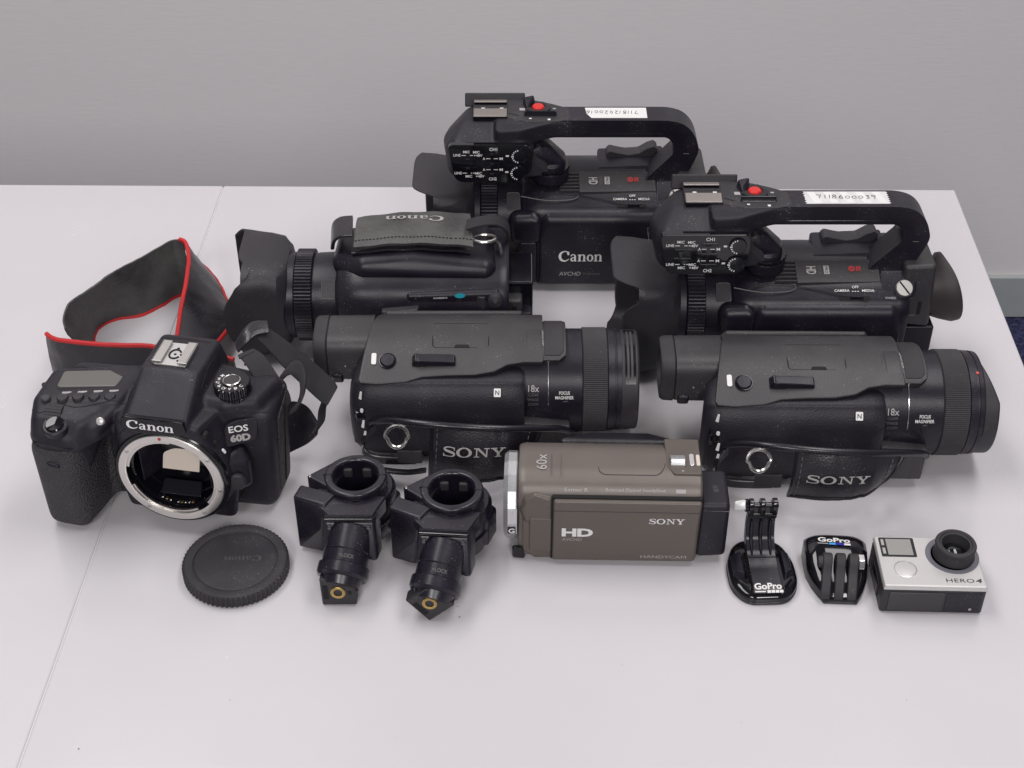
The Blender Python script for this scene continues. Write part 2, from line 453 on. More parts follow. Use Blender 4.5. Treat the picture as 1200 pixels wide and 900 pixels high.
def screw(parent, o, nrm, r=1.1, material='steel', name='screw'):
    mb = MB(); T = frame(o, (1, .01, .02) if abs(V(nrm).normalized().x) < .9 else (0, 1, 0), nrm)
    mb.lathe([(-.6, r), (.15, r), (.35, r*.8)], 'z', n=16, T=T)
    s_ = obj(name, mb, material, parent, smooth=30)
    mb = MB(); mb.box(-r*.8, r*.8, -r*.13, r*.13, .30, .42, T=T); obj('screw_slot', mb, 'void', s_)
    return s_


# ------------------------------------------------------------------ the room
FLOOR = -720
mb = MB(); mb.box(-2600, 2600, -2600, 1905, FLOOR-30, FLOOR); obj('carpet_floor', mb, 'carpet', kind='structure', label='dark navy carpet floor below the table edge')
mb = MB(); mb.box(-2600, 2600, 1890, 2000, FLOOR-30, 2010); obj('wall', mb, 'wallpaper', kind='structure', label='plain grey papered wall behind the tables')
mb = MB(); mb.box(-2600, 2600, 1881, 1889.5, FLOOR+.5, FLOOR+76); obj('skirting_board', mb, 'skirting', bevel=3, kind='structure', label='pale grey skirting board along the foot of the wall')

def table(name, label, poly, legs):
    t = thing(name, label, 'table', (poly[0][0], poly[0][1], FLOOR), group='white tables pushed together')
    ox, oy = poly[0]
    P = [(x-ox, y-oy) for x, y in poly]
    mb = MB(); mb.prism(P, 698, 720, 'xy'); obj('tabletop', mb, 'laminate', t, bevel=1.6, seg=3)
    cx = sum(p[0] for p in P)/4; cy = sum(p[1] for p in P)/4
    mb = MB(); Q = [(cx+(x-cx)*(1-60/abs(x-cx)), cy+(y-cy)*(1-40/abs(y-cy))) for x, y in P]
    mb.prism(Q, 672, 697.5, 'xy'); obj('underframe', mb, 'tableleg', t, bevel=2)
    for lx, ly in legs:
        mb = MB(); x, y = lx-ox, ly-oy
        mb.lathe([(8, 16), (671, 16)], 'z', (x, y, 0), 20); l = obj('leg', mb, 'tableleg', t)
        mb = MB(); mb.lathe([(0.5, 20), (7.5, 20)], 'z', (x, y, 0), 20); obj('foot', mb, 'rubber', l, bevel=1)
table('table', 'white laminate table under all the cameras, to the right of the seam', [(-235.6, 1057), (360.2, 1050.5), (322, -150), (-269.0, -150)],
      [(-180, 990), (310, 985), (275, -90), (-215, -90)])
table('table', 'empty white laminate table beyond the seam at the left edge', [(-1435, 1070), (-235.8, 1057), (-269.2, -150), (-1468, -150)],
      [(-1370, 990), (-300, 985), (-330, -90), (-1400, -90)])

mb = MB(); mb.prism([(-234.2, 1055), (-237.2, 1055), (-270.6, -148), (-267.6, -148)], -6, -1.0, 'xy'); obj('seam_filler', mb, 'edge', bpy.data.objects['table'])  # pale filler added under the gap, lightens the shade in the seam
bpy.data.objects['seam_filler'].location = (235.6*S, -1057*S, 720*S)
mb = MB(); rs = random.Random(5)
for x, y, r in ((-29.5, 580, .55), (-31, 588, .35), (-223, 488, .6), (-150, 520, .3), (60, 545, .3), (210, 520, .35), (120, 505, .28), (-10, 540, .25), (280, 640, .3), (-330, 700, .35), (-60, 495, .3), (175, 545, .25)):
    mb.hull([(x+rs.uniform(-r, r), y+rs.uniform(-r, r), rs.uniform(.05, r*.8)) for k in range(7)])
obj('crumbs', mb, 'inkdim', kind='stuff', label='a few tiny dark crumbs scattered on the white table top')

# ------------------------------------------------------------------ loose body cap
t = thing('body_cap', 'round black ribbed plastic body cap lying flat in front of the reflex camera', 'lens cap', (-160.5, 617, 0))
mb = MB()
teeth = 66
def ribs(i, q): return 0 if (i % 4) < 2 else -.75
mb.lathe([(0.4, 29.6), (0.9, 30.8), (7.6, 30.8), (8.3, 30.2)], 'z', n=teeth*4, cap1=False, rad=ribs); k = mb
mb2 = MB(); mb2.lathe([(8.25, 30.0), (8.9, 29.0), (8.9, 26.2), (8.2, 24.6), (7.2, 24.2), (7.35, 0.01)], 'z', n=96, cap0=False, cap1=False)
mb.add(mb2.v, mb2.f)
obj('rim', mb, 'rubber', t, smooth=30)
mb = MB(); mb.lathe([(6.9, 24.0), (7.55, 23.4), (7.75, 21), (7.8, .01)], 'z', n=72, cap0=True, cap1=False)
obj('face_disc', mb, 'matte', t)
printed('embossed_lettering', script_word(), 22, 4.6, lambda a, b, l: (-a*.98+b*.05+4, -b*.98-a*.05+1.5, 7.85+l), 'emboss', t)

# ------------------------------------------------------------------ ring clamps with a tripod thread
def clamp(label, loc, rz, roll):
    t = thing('ring_clamp', label, 'camera mount', loc, rz, group='black ring clamps with brass threads')
    mb = MB(); mb.lathe([(39, 17.8), (45.2, 18.4), (46.5, 17.9), (47.1, 17.0), (47.2, 14.6), (46.7, 13.6), (45.4, 13.0), (39, 12.9)], 'z', n=64, close=True)
    ring = obj('clamp_ring', mb, 'clampblack', t, smooth=50)
    for x0 in (12.9, -18.5):
        mb = MB(); mb.box(x0, x0+5.6, -.25, .25, 40, 47.3); obj('ring_joint', mb, 'void', ring)
    for a in (62, 118):
        mb = MB(); x, y = 12.2*math.cos(R(a)), 12.2*math.sin(R(a))
        mb.hull([(x-1.6, y, 41, 1.3), (x+1.6, y, 41, 1.3), (x-1.6, y, 37, 1.3), (x+1.6, y, 37, 1.3)]); obj('grip_pad', mb, 'rubber', ring)
    mb = MB(); mb.lathe([(4, 14), (7, 18), (20, 21), (36, 21.5), (38.8, 19.5), (38.8, 13.2), (9, 13.2)], 'z', n=64, o=(1.5, 0, 0))
    hs = obj('housing', mb, 'clampblack', t, smooth=42)
    mb = MB(); mb.tube([(1.5+21.7*math.cos(R(a)), 21.7*math.sin(R(a)), 26-.12*abs(a+20)) for a in range(-75, 40, 5)], .55, 6); obj('housing_seam', mb, 'gloss', hs)
    mb = MB(); mb.hull([(20, -8, 30, 2.2), (23, 4, 28, 2.2), (20, -8, 14, 2.2), (23, 4, 12, 2.2), (15, 10, 30, 2), (14, -12, 22, 2)]); obj('latch', mb, 'clampblack', t)
    mb = MB(); mb.hull([(-26.5, 0, 45, 1.3), (-26.5, 0, 38, 1.3), (-14, 11, 45.2, 1), (-15.5, -8, 45.2, 1), (-14, 11, 38, 1), (-15.5, -8, 38, 1)])
    lug = obj('hinge_lug', mb, 'clampblack', t); screw(lug, (-26.3, -.3, 46.2), (0, 0, 1), .9)
    mb = MB(); mb.hull([(-33, -14, 42, 1.6), (-30.5, -7, 43, 1.4), (-16.5, -21.5, 42.6, 2.2), (-12, -14, 43, 1.6), (-33, -13, 4, 1.6), (-29, -6, 4, 1.6), (-21, -15.5, 4, 2.4), (-14, -8, 5, 1.6), (-18.5, -20.5, 26, 3), (-17.5, -21, 36, 2.6)], n=20)
    obj('side_block', mb, 'clampblack', t)
    mb = MB(); mb.hull([(-26, -13, 42, 1.2), (-12, -30, 42, 1.2), (11, -30, 42, 1.2), (17, -14, 41, 1.2), (-20, -8, 42, 1.2), (-12, -30, 34, 1.2), (11, -30, 34, 1.2), (17, -14, 32, 1.2), (-20, -8, 34, 1.2)])
    pl = obj('top_plate', mb, 'clampblack', t)
    mb = MB(); mb.tube([(-2, -13.5, 43.6), (-2.6, -16.5, 43.7), (-.5, -18.3, 43.7), (3, -18.3, 43.7), (4.6, -16.5, 43.7), (4.4, -13.5, 43.6)], .45, 6); obj('clip_outline', mb, 'void', pl)
    mb = MB(); mb.tube([(-15, -31.5, 41.5), (12, -31.5, 41.5)], 2.3, 12); br = obj('cross_bar', mb, 'gloss', t)
    mb = MB(); mb.hull([(-14, -30, 37, 2.5), (11, -30, 37, 2.5), (-14, -27, 14, 3), (12.5, -27, 14, 3), (12.6, -40, 20, 2.2), (-15, -36, 24, 2), (-14, -18, 36, 3), (12, -18, 36, 3), (-9, -36, 28, 2), (7, -36, 28, 2), (-10, -14, 10, 3), (8, -14, 10, 3)])
    nk = obj('neck', mb, 'clampblack', t)
    for sx in (-12.5, 9.6): screw(nk, (sx, -34.2, 37.2), (0, -.85, .55), 1.35, 'clampblack')
    ax = V((-4.6, -24, -15.5)).normalized(); T = frame((-1.4, -31.5, 28.5), (1, 0, 0), ax)
    mb = MB(); mb.lathe([(-4, 12.6), (9.5, 12.9), (10, 12.5), (10.5, 13.1), (17, 13.1), (18, 14.6), (23.6, 14.8), (25.4, 13.8)], 'z', n=56, T=T)
    bar = obj('barrel', mb, 'clampblack', t, smooth=30)
    mb = MB(); mb.lathe([(25.4, 12), (30, 10.6)], 'z', n=40, T=T); obj('swivel', mb, 'clampblack', bar)
    printed('marking', font2d('\u25C0LOCK' if False else '<LOCK', .02), 9, 2.3, lambda a, b, l: tuple(T @ V(((12.2+l)*math.sin((a-2)/12.2)*-1, (12.2+l)*math.cos((a-2)/12.2)*1, 14.4-b)))if False else tuple(T @ V(((13.2+l)*math.sin((a+2)/13.2), (13.2+l)*math.cos((a+2)/13.2), 14.4-b))), 'inkdim', bar)
    c_ = (-7.2, -59, 10.6 if roll < 10 else 13.8)
    F = frame((c_[0], c_[1], c_[2]), (math.cos(R(roll)), 0, math.sin(R(roll))), (-.03, -1, .05))
    mb = MB(); mb.rbox(-9.8, 9.8, -9.8, 9.8, -8, 0, .9, T=F); ft = obj('foot_plate', mb, 'matte', t)
    mb = MB(); mb.rbox(-7.2, 7.2, 6.2, 9.6, .02, .9, .4, T=F); obj('foot_rib', mb, 'matte', ft)
    mb = MB(); mb.box(-8.6, -5.6, -5, 5, -.2, .25, T=F); mb.box(5.6, 7.6, -1.5, .8, -.2, .25, T=F); obj('foot_slot', mb, 'void', ft)
    mb = MB(); mb.lathe([(-1, 4.3), (.55, 4.3), (.8, 3.9), (.6, 2.5), (-5, 2.3)], 'z', n=40, T=F); ins = obj('thread_insert', mb, 'brass', ft, smooth=30)
    mb = MB()
    for k in range(3): mb.lathe([(-.9-k*.9, 2.5), (-.65-k*.9, 1.9), (-.4-k*.9, 2.5)], 'z', n=28, cap0=False, cap1=False, T=F)
    mb.lathe([(-3.8, 2.6), (-3.79, .01)], 'z', n=24, cap0=False, cap1=False, T=F)
    obj('thread', mb, 'brass', ins)
clamp('black ring clamp with its square brass threaded foot level, nearer the reflex camera', (-91, 648, 0), 0, 2)
clamp('black ring clamp with its brass threaded foot turned to a diamond, beside the bronze camcorder', (-34.6, 636, 0), -4, 43)

# ------------------------------------------------------------------ action camera, lying on its back
t = thing('action_camera', 'small silver fronted action camera lying on its back with lens up', 'action camera', (236.8, 602.6, 0), -1.8)
mb = MB(); mb.rbox(-28.8, 28.8, -19.8, 19.8, .2, 18.6, 1.6); body = obj('body', mb, 'matte', t)
mb = MB(); mb.hull([(sx*28.2, sy*19.6, 18.9, .5) for sx in (-1, 1) for sy in (-1, 1)]+[(sx*27.6, sy*19.0, 20.9, .8) for sx in (-1, 1) for sy in (-1, 1)]); fp = obj('faceplate', mb, 'silverplastic', t)
mb = MB(); mb.rbox(-25, 6, -20.4, -19.5, 2.2, 16.6, .4); obj('battery_door', mb, 'smoke', body)
mb = MB(); mb.rbox(7, 27, -20.15, -19.5, 2.2, 16.6, .3); dr = obj('side_panel', mb, 'satin', body)
mb = MB(); mb.lathe([(-.2, .9), (.15, .8)], 'y', (21.5, -20.15, 4.5), 14); obj('panel_stud', mb, 'inkgrey', dr)
mb = MB(); mb.rbox(-29.5, -28.2, -10, 12, 3, 14, .5); obj('side_door', mb, 'gloss', body)
ft = lambda a, b, l=0: (a, b, 21.72+l)
mb = MB(); P = round_poly([(-26.3, 3.0), (-6.4, 3.0), (-6.4, 18.4), (-26.3, 18.4)], .9); mb.prism(P, 21.3, 21.9, 'xy'); scn = obj('status_window', mb, 'piano', t)
mb = MB(); mb.box(-22.4, -8.2, 4.4, 17.2, 21.7, 21.98); obj('status_display', mb, 'lcdgrey', scn)
for y0 in (12, 5.2):
    mb = MB(); mb.box(-25.2, -23.6, y0, y0+4.8, 21.7, 21.98); obj('indicator', mb, 'inkgrey', scn)
mb = MB(); mb.lathe([(21.0, 6.5), (21.75, 6.5), (21.8, 6.2), (21.6, 6.05)], 'z', (-14.8, -6.6, 0), 48, cap1=False); bt = obj('shutter_ring', mb, 'steel', t)
mb = MB(); mb.lathe([(21.0, 6.0), (21.9, 6.0), (22.2, 5.5), (22.25, .01)], 'z', (-14.8, -6.6, 0), 48, cap1=False); obj('shutter_button', mb, 'silverplastic', bt)
L_ = (14.6, 6.2)
mb = MB(); mb.lathe([(21.3, 15.2), (21.95, 15.0), (22.0, 14.6), (21.7, 12)], 'z', (13.6, 5.2, 0), 64); ls = obj('lens_surround', mb, 'haze_ring', t)
mb = MB(); mb.lathe([(21, 12.0), (25, 11.3), (27.5, 11.2), (29.8, 11.6), (30.6, 11.1), (30.7, 9.4), (30.0, 8.9), (29.8, 7.9), (27, 7.4), (23, 6.9)], 'z', (*L_, 0), 64, cap0=True, cap1=False); lb = obj('lens_barrel', mb, 'rubber', t, smooth=30)
mb = MB(); mb.lathe([(23.1, 7.2), (25.2, 5.4), (26.2, 2.8), (26.5, .01)], 'z', (*L_, 0), 40, cap0=True, cap1=False); obj('lens_glass', mb, 'lensglass', lb, smooth=60)
word('model_lettering', 'HERO', 15.6, 2.9, lambda a, b, l: (a+14.2, b-14.9, 21.72+l), 'inkdark', fp, 0, spacing=1.05)
word('model_number', '4', 3.5, 3.3, lambda a, b, l: (a+24.6+b*.25, b-14.8, 21.72+l), 'inkdark', fp, .02)

# ------------------------------------------------------------------ quick clip
t = thing('clip_mount', 'glossy black curved clip with three prongs and a silver nut beside the action camera', 'camera mount', (187, 610, 0), -3)
def cliprow(y, w0, w1, z, drop): return [(-w0+(w0+w1)*k/16, y-drop*abs(k/8-1)**4, z*(1-.24*abs(k/8-1)**4)) for k in range(17)]
rows = [cliprow(21.5, 16.8, 17.4, 9, 1.6), cliprow(21.3, 17.2, 17.8, 13, 1.6), cliprow(20, 17.4, 18, 15.8, 1), cliprow(16.5, 17.6, 18.2, 17, 0), cliprow(10, 17.6, 18.2, 17, 0), cliprow(0, 17, 17.4, 15, 0), cliprow(-9, 14.4, 16, 12, 0), cliprow(-15, 11.6, 13.5, 9, 0), cliprow(-19, 9.4, 11, 5.5, 0), cliprow(-20.4, 8.6, 10, 2.5, 0)]
mb = MB(); mb.slab(rows, [[(0, .2*(1 if r > 5 else -1), -min(p[2]-.3, 13)) for p in row] for r, row in enumerate(rows)]); body = obj('shell', mb, 'piano', t, smooth=60)
for k, x in enumerate((-6.6, .9, 8.2)):
    prof = [(3.5, 11), (3.4, 16), (1, 20.6), (-3, 22), (-7, 20.6), (-9, 17), (-11, 14.4), (-15.4, 12), (-19.4, 7.5), (-20.6, 2.6), (-10, 2.6), (0, 8)]
    rp = round_poly(prof, 2.6)
    mb = MB(); mb.loft([[(xx-.10*min(0, y+2)*-1*.9, y, z) for y, z in rp] for xx in (x-2.7, x+2.7)]); pr = obj('prong', mb, 'rubber', t, bevel=.9, seg=3)
mb = MB(); mb.lathe([(-12, 3.2), (-10.2, 3.8), (-9, 3.8)], 'x', (0, -3, 16.6), 24); obj('pivot_boss', mb, 'matte', t)
mb = MB(); mb.lathe([(10.7, 5.0), (13.8, 5.0), (14.2, 4.5)], 'x', (0, -3, 16.6), 6); nut = obj('nut', mb, 'chrome', t, bevel=.4)
mp = flat((-1.0, 13.4, 17.25), (1, -.03, -.0), (0, .08, .97))
word('brand_lettering', 'GoPro', 18.5, 4.0, lambda a, b, l: mp(a, b+1.0, l), 'ink', body, .03)
for k, (x, m_) in enumerate(((-6.6, 'inkgrey'), (-1.2, 'skyink'), (3.2, 'blueink'), (7.4, 'ink'))):
    p = Pen(); p.rect(0, 0, 1, 1); printed('logo_square', p.out(), 6 if k == 0 else 3.6, .7 if k == 0 else 1.7, lambda a, b, l, x=x: mp(a+x, b-2.4, l), m_, body)

# ------------------------------------------------------------------ J shaped buckle on its adhesive base
t = thing('buckle_mount', 'glossy black hook buckle standing on a rounded base with clear thumbscrew', 'camera mount', (144.5, 613, 0), 2)
out = [(-12, -24), (12, -24), (19.6, -13), (19.8, 6), (15, 19), (9, 24), (-9, 24), (-15, 19), (-19.8, 6), (-19.6, -13)]
mb = MB(); mb.prism(round_poly(out, 8), .1, 2.0, 'xy'); obj('adhesive_pad', mb, 'smoke', t, bevel=.5)
P0 = round_poly(out, 8); sc2 = lambda k: [(x*k, y*k) for x, y in P0]
mb = MB(); mb.loft([[(x, y, z) for x, y in sc2(k)] for k, z in ((.985, 2.0), (.99, 4.2), (.965, 5.6), (.90, 6.6), (.80, 7.2), (.62, 7.4))]); base = obj('base', mb, 'piano', t, smooth=60)
for sx in (-1, 1):
    mb = MB(); mb.hull([(sx*12, -10, 6.6, .8), (sx*17, -7, 6.0, .8), (sx*12, 10, 6.8, .8), (sx*16.5, 9, 6.2, .8), (sx*12.3, -8, 10.4, .8), (sx*15.5, -6, 9.6, .8), (sx*12.3, 8, 10.6, .8), (sx*15, 7, 9.8, .8)]); obj('rail', mb, 'satin', t)
    mb = MB(); mb.hull([(sx*9.5, -19, 6.6, .6), (sx*15, -11.5, 6.4, .6), (sx*9.6, -18, 8.2, .5), (sx*14.6, -11.5, 8.2, .5)]); obj('ramp', mb, 'piano', t)
prof = [(-22, 7.2), (-22.5, 8.6), (-19, 10.2), (-4, 11), (6, 12.6), (13.2, 18), (15.8, 26), (16.4, 33), (19.2, 33), (19.8, 24), (18, 14), (12, 8), (4, 7.2)]
mb = MB(); mb.prism(round_poly(prof, 2.2), -8.4, 8.4, 'yz'); arm = obj('hook_arm', mb, 'clampblack', t, bevel=.5)
for x in (-5.4, 0, 5.4):
    mb = MB(); mb.tube([(x, 4.5, 12.9), (x, 11.2, 17.5), (x, 13.4, 22), (x, 14.6, 30)], [.5, 1.0, 1.0, .6], 8); obj('arm_rib', mb, 'clampblack', arm)
mb = MB(); mb.tube([(-8.0, 2.5, 12.2), (8.0, 2.5, 12.2)], .3, 6); obj('arm_crease', mb, 'void', arm)
mb = MB(); mb.rbox(-8.5, 8.5, 13.6, 20, 31.5, 36, 1); obj('hinge_block', mb, 'gloss', t)
for x in (-6.8, -.3, 6.8):
    prof = [(20.5, 33), (20.8, 40), (18.4, 44.4), (14.4, 44.6), (12.4, 41.5), (12.8, 34)]
    mb = MB(); mb.prism(round_poly(prof, 2.4), x-1.35, x+1.35, 'yz'); obj('prong', mb, 'gloss', t, bevel=.35)
mb = MB(); mb.lathe([(-10.4, 3.6), (-8.6, 3.8), (-8.2, 3.2)], 'x', (0, 16.6, 40), 24); mb.lathe([(-8.2, 1.6), (9, 1.6)], 'x', (0, 16.6, 40), 16); obj('thumbscrew_collar', mb, 'gloss', t)
mb = MB(); mb.hull([(-11, 16.6, 42.6, 1.4), (-11, 16.6, 37.6, 1.4), (-15.2, 16.6, 41.8, 1.5), (-15.2, 16.6, 38.4, 1.5), (-11, 14.6, 40, 1.2), (-11, 18.6, 40, 1.2)]); obj('thumbscrew_head', mb, 'clear', t)
mp = flat((0, -20.4, 9.75), (1, 0, 0), (0, -.42, .9))
word('brand_lettering', 'GoPro', 15.6, 3.9, lambda a, b, l: mp(a, b+1.6, l), 'ink', arm, .03)
for k in range(5):
    p = Pen(); p.rect(0, 0, 1, 1); printed('logo_square', p.out(), 6 if k == 0 else 2.0, .7 if k == 0 else 1.6, lambda a, b, l, k=k: mp(a+(-4.6 if k == 0 else -2.0+2.35*k), b-1.6, l), 'ink', arm)

# ------------------------------------------------------------------ bronze handheld camcorder
t = thing('camcorder', 'small bronze camcorder with silver lens ring in front of the black ones', 'camcorder', (60, 622, 0), -1.5)
prof = round_poly([(3, 3), (3, 49.5), (7, 55.2), (15, 59.2, 8), (37, 59.6, 10), (50, 51, 8), (53, 30, 8), (50, 5, 5), (44, 1, 4), (9, 1, 4)], 3, 6)
def sect(pr, x, k=1., c=(26, 30), dx=None): return [(x+(dx(y, z) if dx else 0), c[0]+(y-c[0])*k, c[1]+(z-c[1])*k) for y, z in pr]
mb = MB(); mb.loft([sect(prof, x, k) for x, k in ((-56.8, .93), (-56.2, .965), (-54.5, .99), (-52, 1), (-20, 1), (20, 1), (44, 1), (46.8, .99), (48, .955))])
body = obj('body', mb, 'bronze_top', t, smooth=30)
N = 16; rr = 25.2/math.cos(math.pi/N)
mb = MB(); mb.lathe([(-57.2, rr*.985), (-58, rr), (-62.6, rr), (-65, rr*.93), (-65.2, rr*.86), (-62, rr*.80)], 'x', (0, 26, 30.5), N, cap0=False, cap1=True)
lr = obj('lens_ring', mb, 'ringsilver', t, smooth=10)
mb = MB(); mb.lathe([(-63.6, 20.2), (-64.2, 19.6), (-64.2, .01)], 'x', (0, 26, 30.5), 40, cap1=False); obj('lens_cover', mb, 'gloss', lr)
a0 = R(180-15-30+15)
bd = flat((-61, 26-24.7*math.cos(R(0)), 30.5-2.5), (1, 0, 0), (0, -1, -.0))
mb = MB(); F = frame((-60.3, .75, 25.0), (1, 0, 0), (0, -1, -.0)); mb.rbox(-2.3, 2.3, -2.6, 2.6, -.6, .35, .3, T=F); bg = obj('badge', mb, 'gloss', lr)
word('badge_lettering', 'G', 3.6, 3.8, lambda a, b, l: tuple(F @ V((a, b, .36+l))), 'ink', bg, .03)
mb = MB(); mb.hull([(-58.5, 3, 9, 1.6), (-55, 3, 9, 1.6), (-58.5, 4.5, 1.8, 1.6), (-54, 4, 1.8, 1.6)]); obj('cover_switch', mb, 'gloss', t)
# hinge side
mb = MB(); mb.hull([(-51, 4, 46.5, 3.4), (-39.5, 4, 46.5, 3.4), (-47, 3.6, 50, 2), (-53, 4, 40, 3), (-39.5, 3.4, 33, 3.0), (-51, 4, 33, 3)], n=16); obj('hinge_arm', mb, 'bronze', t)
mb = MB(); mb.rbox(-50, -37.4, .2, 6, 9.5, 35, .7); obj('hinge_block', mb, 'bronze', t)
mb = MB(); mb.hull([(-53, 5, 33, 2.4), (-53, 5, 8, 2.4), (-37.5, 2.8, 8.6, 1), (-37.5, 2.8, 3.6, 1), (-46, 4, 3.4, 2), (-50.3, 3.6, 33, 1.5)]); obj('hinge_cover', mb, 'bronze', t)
# screen panel
mb = MB(); mb.box(-37.1, 47.6, 1.2, 4.4, 49.7, 50.7); mb2 = MB(); obj('panel_gap', mb, 'void', t)
mb = MB(); mb.box(-37.6, -36.5, .6, 4, 3.4, 49.6); obj('panel_gap', mb, 'void', t)
mb = MB(); mb.hull([(-35, .2, 5, 1.6), (-35, .2, 48.4, 1.6), (44, 1.6, 6, 3), (46.2, .2, 48.4, 1.6), (-35, 2, 5, 1.6), (44, 2, 5.8, 3), (46, 3, 48.4, 1.4), (-35, 3, 48.4, 1.4)])
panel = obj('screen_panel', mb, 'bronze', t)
mb = MB(); mb.prism([(-36.2, 42.6), (47.3, 42.6), (47.3, 43.0), (-36.2, 43.0)], -1.5, -1.32, 'xz'); obj('panel_crease', mb, 'inkdark', panel)
fm = lambda x, z: (lambda a, b, l: (x+a, -1.42-l, z+b))
printed('maker_lettering', slab_word(), 20.2, 4.3, fm(28.4, 36.2), 'ink', panel)
word('format_lettering', 'HD', 18, 6.4, fm(-22.4, 26.4), 'ink', panel, .045, spacing=.96)
word('format_subtitle', 'AVCHD', 11.6, 2.2, fm(-25.6, 20.9), 'inkgrey', panel, 0, shear=.15)
word('format_subtitle', 'Progressive', 9.2, 1.7, fm(-14.4, 20.5), 'inkdim', panel, 0)
word('series_lettering', 'HANDYCAM', 26.5, 2.3, fm(28, 8.2), 'inkgrey', panel, .0)
word('model_lettering', 'HDR-CX680', 11, 1.9, fm(6.8, 8.3), 'inkdim', panel, .0)
sl = lambda x, y, z, nrm: flat((x, y, z), (1, 0, 0), nrm)
m_ = sl(-23.6, 5.35, 53.3, (0, -.82, .57))
word('feature_lettering', 'Exmor R', 13.4, 2.2, m_, 'inkgrey', body, .01)
m2_ = sl(10, 5.35, 53.3, (0, -.82, .57))
word('feature_lettering', 'Balanced Optical SteadyShot', 34, 2.4, m2_, 'inkgrey', body, .01)
p = Pen(); p.rect(0, 0, 1, 1); printed('wireless_mark', p.out(), 5.6, 2.3, sl(35.6, 5.35, 53.3, (0, -.82, .57)), 'inkgrey', body)
m3_ = flat((-43.6, 22, 59.42), (0, 1, 0), (0, -.02, 1))
word('zoom_lettering', '60x', 13, 6.2, m3_, 'inkgrey', body, .0)
m3_ = flat((-37.8, 20, 59.40), (0, 1, 0), (0, -.02, 1)); word('small_print', 'Wide Optical Zoom', 17, 1.5, m3_, 'inkdim', body)
m3_ = flat((-32.3, 19, 59.40), (0, 1, 0), (0, -.02, 1)); word('small_print', 'Optical 30x 26.8mm', 18, 1.2, m3_, 'inkdim', body)
def top_z(y):
    for (a, b), (c_, d) in zip([(7, 55.2), (15, 59.0), (37, 59.5), (50, 51)], [(15, 59.0), (37, 59.5), (50, 51), (53, 40)]):
        if a <= y <= c_: return b+(d-b)*(y-a)/(c_-a)
    return 59
mb = MB(); ol = round_poly([(-11.5, 44), (-11, 13.2, 5), (24, 13.2, 5), (27, 20), (27.5, 44)], 2, 5)
mb.tube([(x, y, top_z(y)+.02) for x, y in ol], .28, 6); obj('top_panel_seam', mb, 'inkdark', body)
mb = MB(); mb.prism(round_poly([(27.6, 44), (28.2, 20), (32, 13.4), (47.6, 13.4), (47.6, 44)], 1.2), 57.2, 59.75, 'xy'); zp = obj('zoom_plate', mb, 'bronze', t, bevel=.5)
mb = MB(); mb.rbox(30, 38.6, 18, 27, 58.6, 60.1, .4); obj('zoom_recess', mb, 'bronze', zp)
mb = MB(); mb.hull([(30.6, 20.2, 60.2, .5), (38.2, 20.2, 60.2, .5), (30.6, 27, 60.2, .5), (38.2, 27, 60.2, .5), (30.8, 22, 62.6, .8), (38, 22, 62.6, .8), (30.8, 26.4, 61.4, .8), (38, 26.4, 61.4, .8)]); obj('zoom_slider', mb, 'ringsilver', zp)
mb = MB(); mb.prism(round_poly([(41, 19.6), (44, 19.6), (44, 30), (41, 30)], 1.45), 59.3, 60.7, 'xy'); obj('photo_button', mb, 'chrome', zp, bevel=.4)
mb = MB(); mb.prism(round_poly([(45.1, 20.4), (47.3, 20.4), (47.3, 30), (45.1, 30)], 1.0), 58.5, 60.0, 'xy'); obj('mode_button', mb, 'screen', zp, bevel=.3)
mb = MB(); mb.rbox(36.4, 37.6, 15.2, 16.2, 59.6, 59.9, .1); obj('marker', mb, 'inkgrey', zp)
mb = MB(); mb.hull([(50, 6, 8, 4), (50, 6, 42, 3), (61.4, 5.6, 8, 3), (61.4, 5.8, 42.3, 3), (50, 32, 42, 3), (61.4, 31.6, 42.3, 3), (50, 32, 8, 3), (61.4, 31, 8, 3), (62.2, 12, 40, 2.2), (62.2, 12, 10, 2.2)], n=16)
bt = obj('battery', mb, 'skin', t)
mp = flat((57, 17, 45.35), (1, 0, 0), (0, -.01, 1)); word('battery_lettering', 'NP-FV', 5.5, 3.2, mp, 'inkdim', bt, rot=90)
mb = MB(); mb.tube([(49, 2.95, 41), (64.2, 2.6, 41)], .2, 5); obj('battery_seam', mb, 'gloss', bt)
mb = MB(); mb.box(47.9, 48.6, 8, 46, 5, 50); obj('battery_bay', mb, 'void', t)
mb = MB(); mb.hull([(-30, 55, 46, 3), (34, 55, 46, 3), (-30, 56, 14, 3), (34, 56, 14, 3), (-14, 66, 40, 4), (20, 66, 40, 4), (-14, 66, 22, 4), (20, 66, 22, 4)]); obj('hand_strap', mb, 'leather', t)

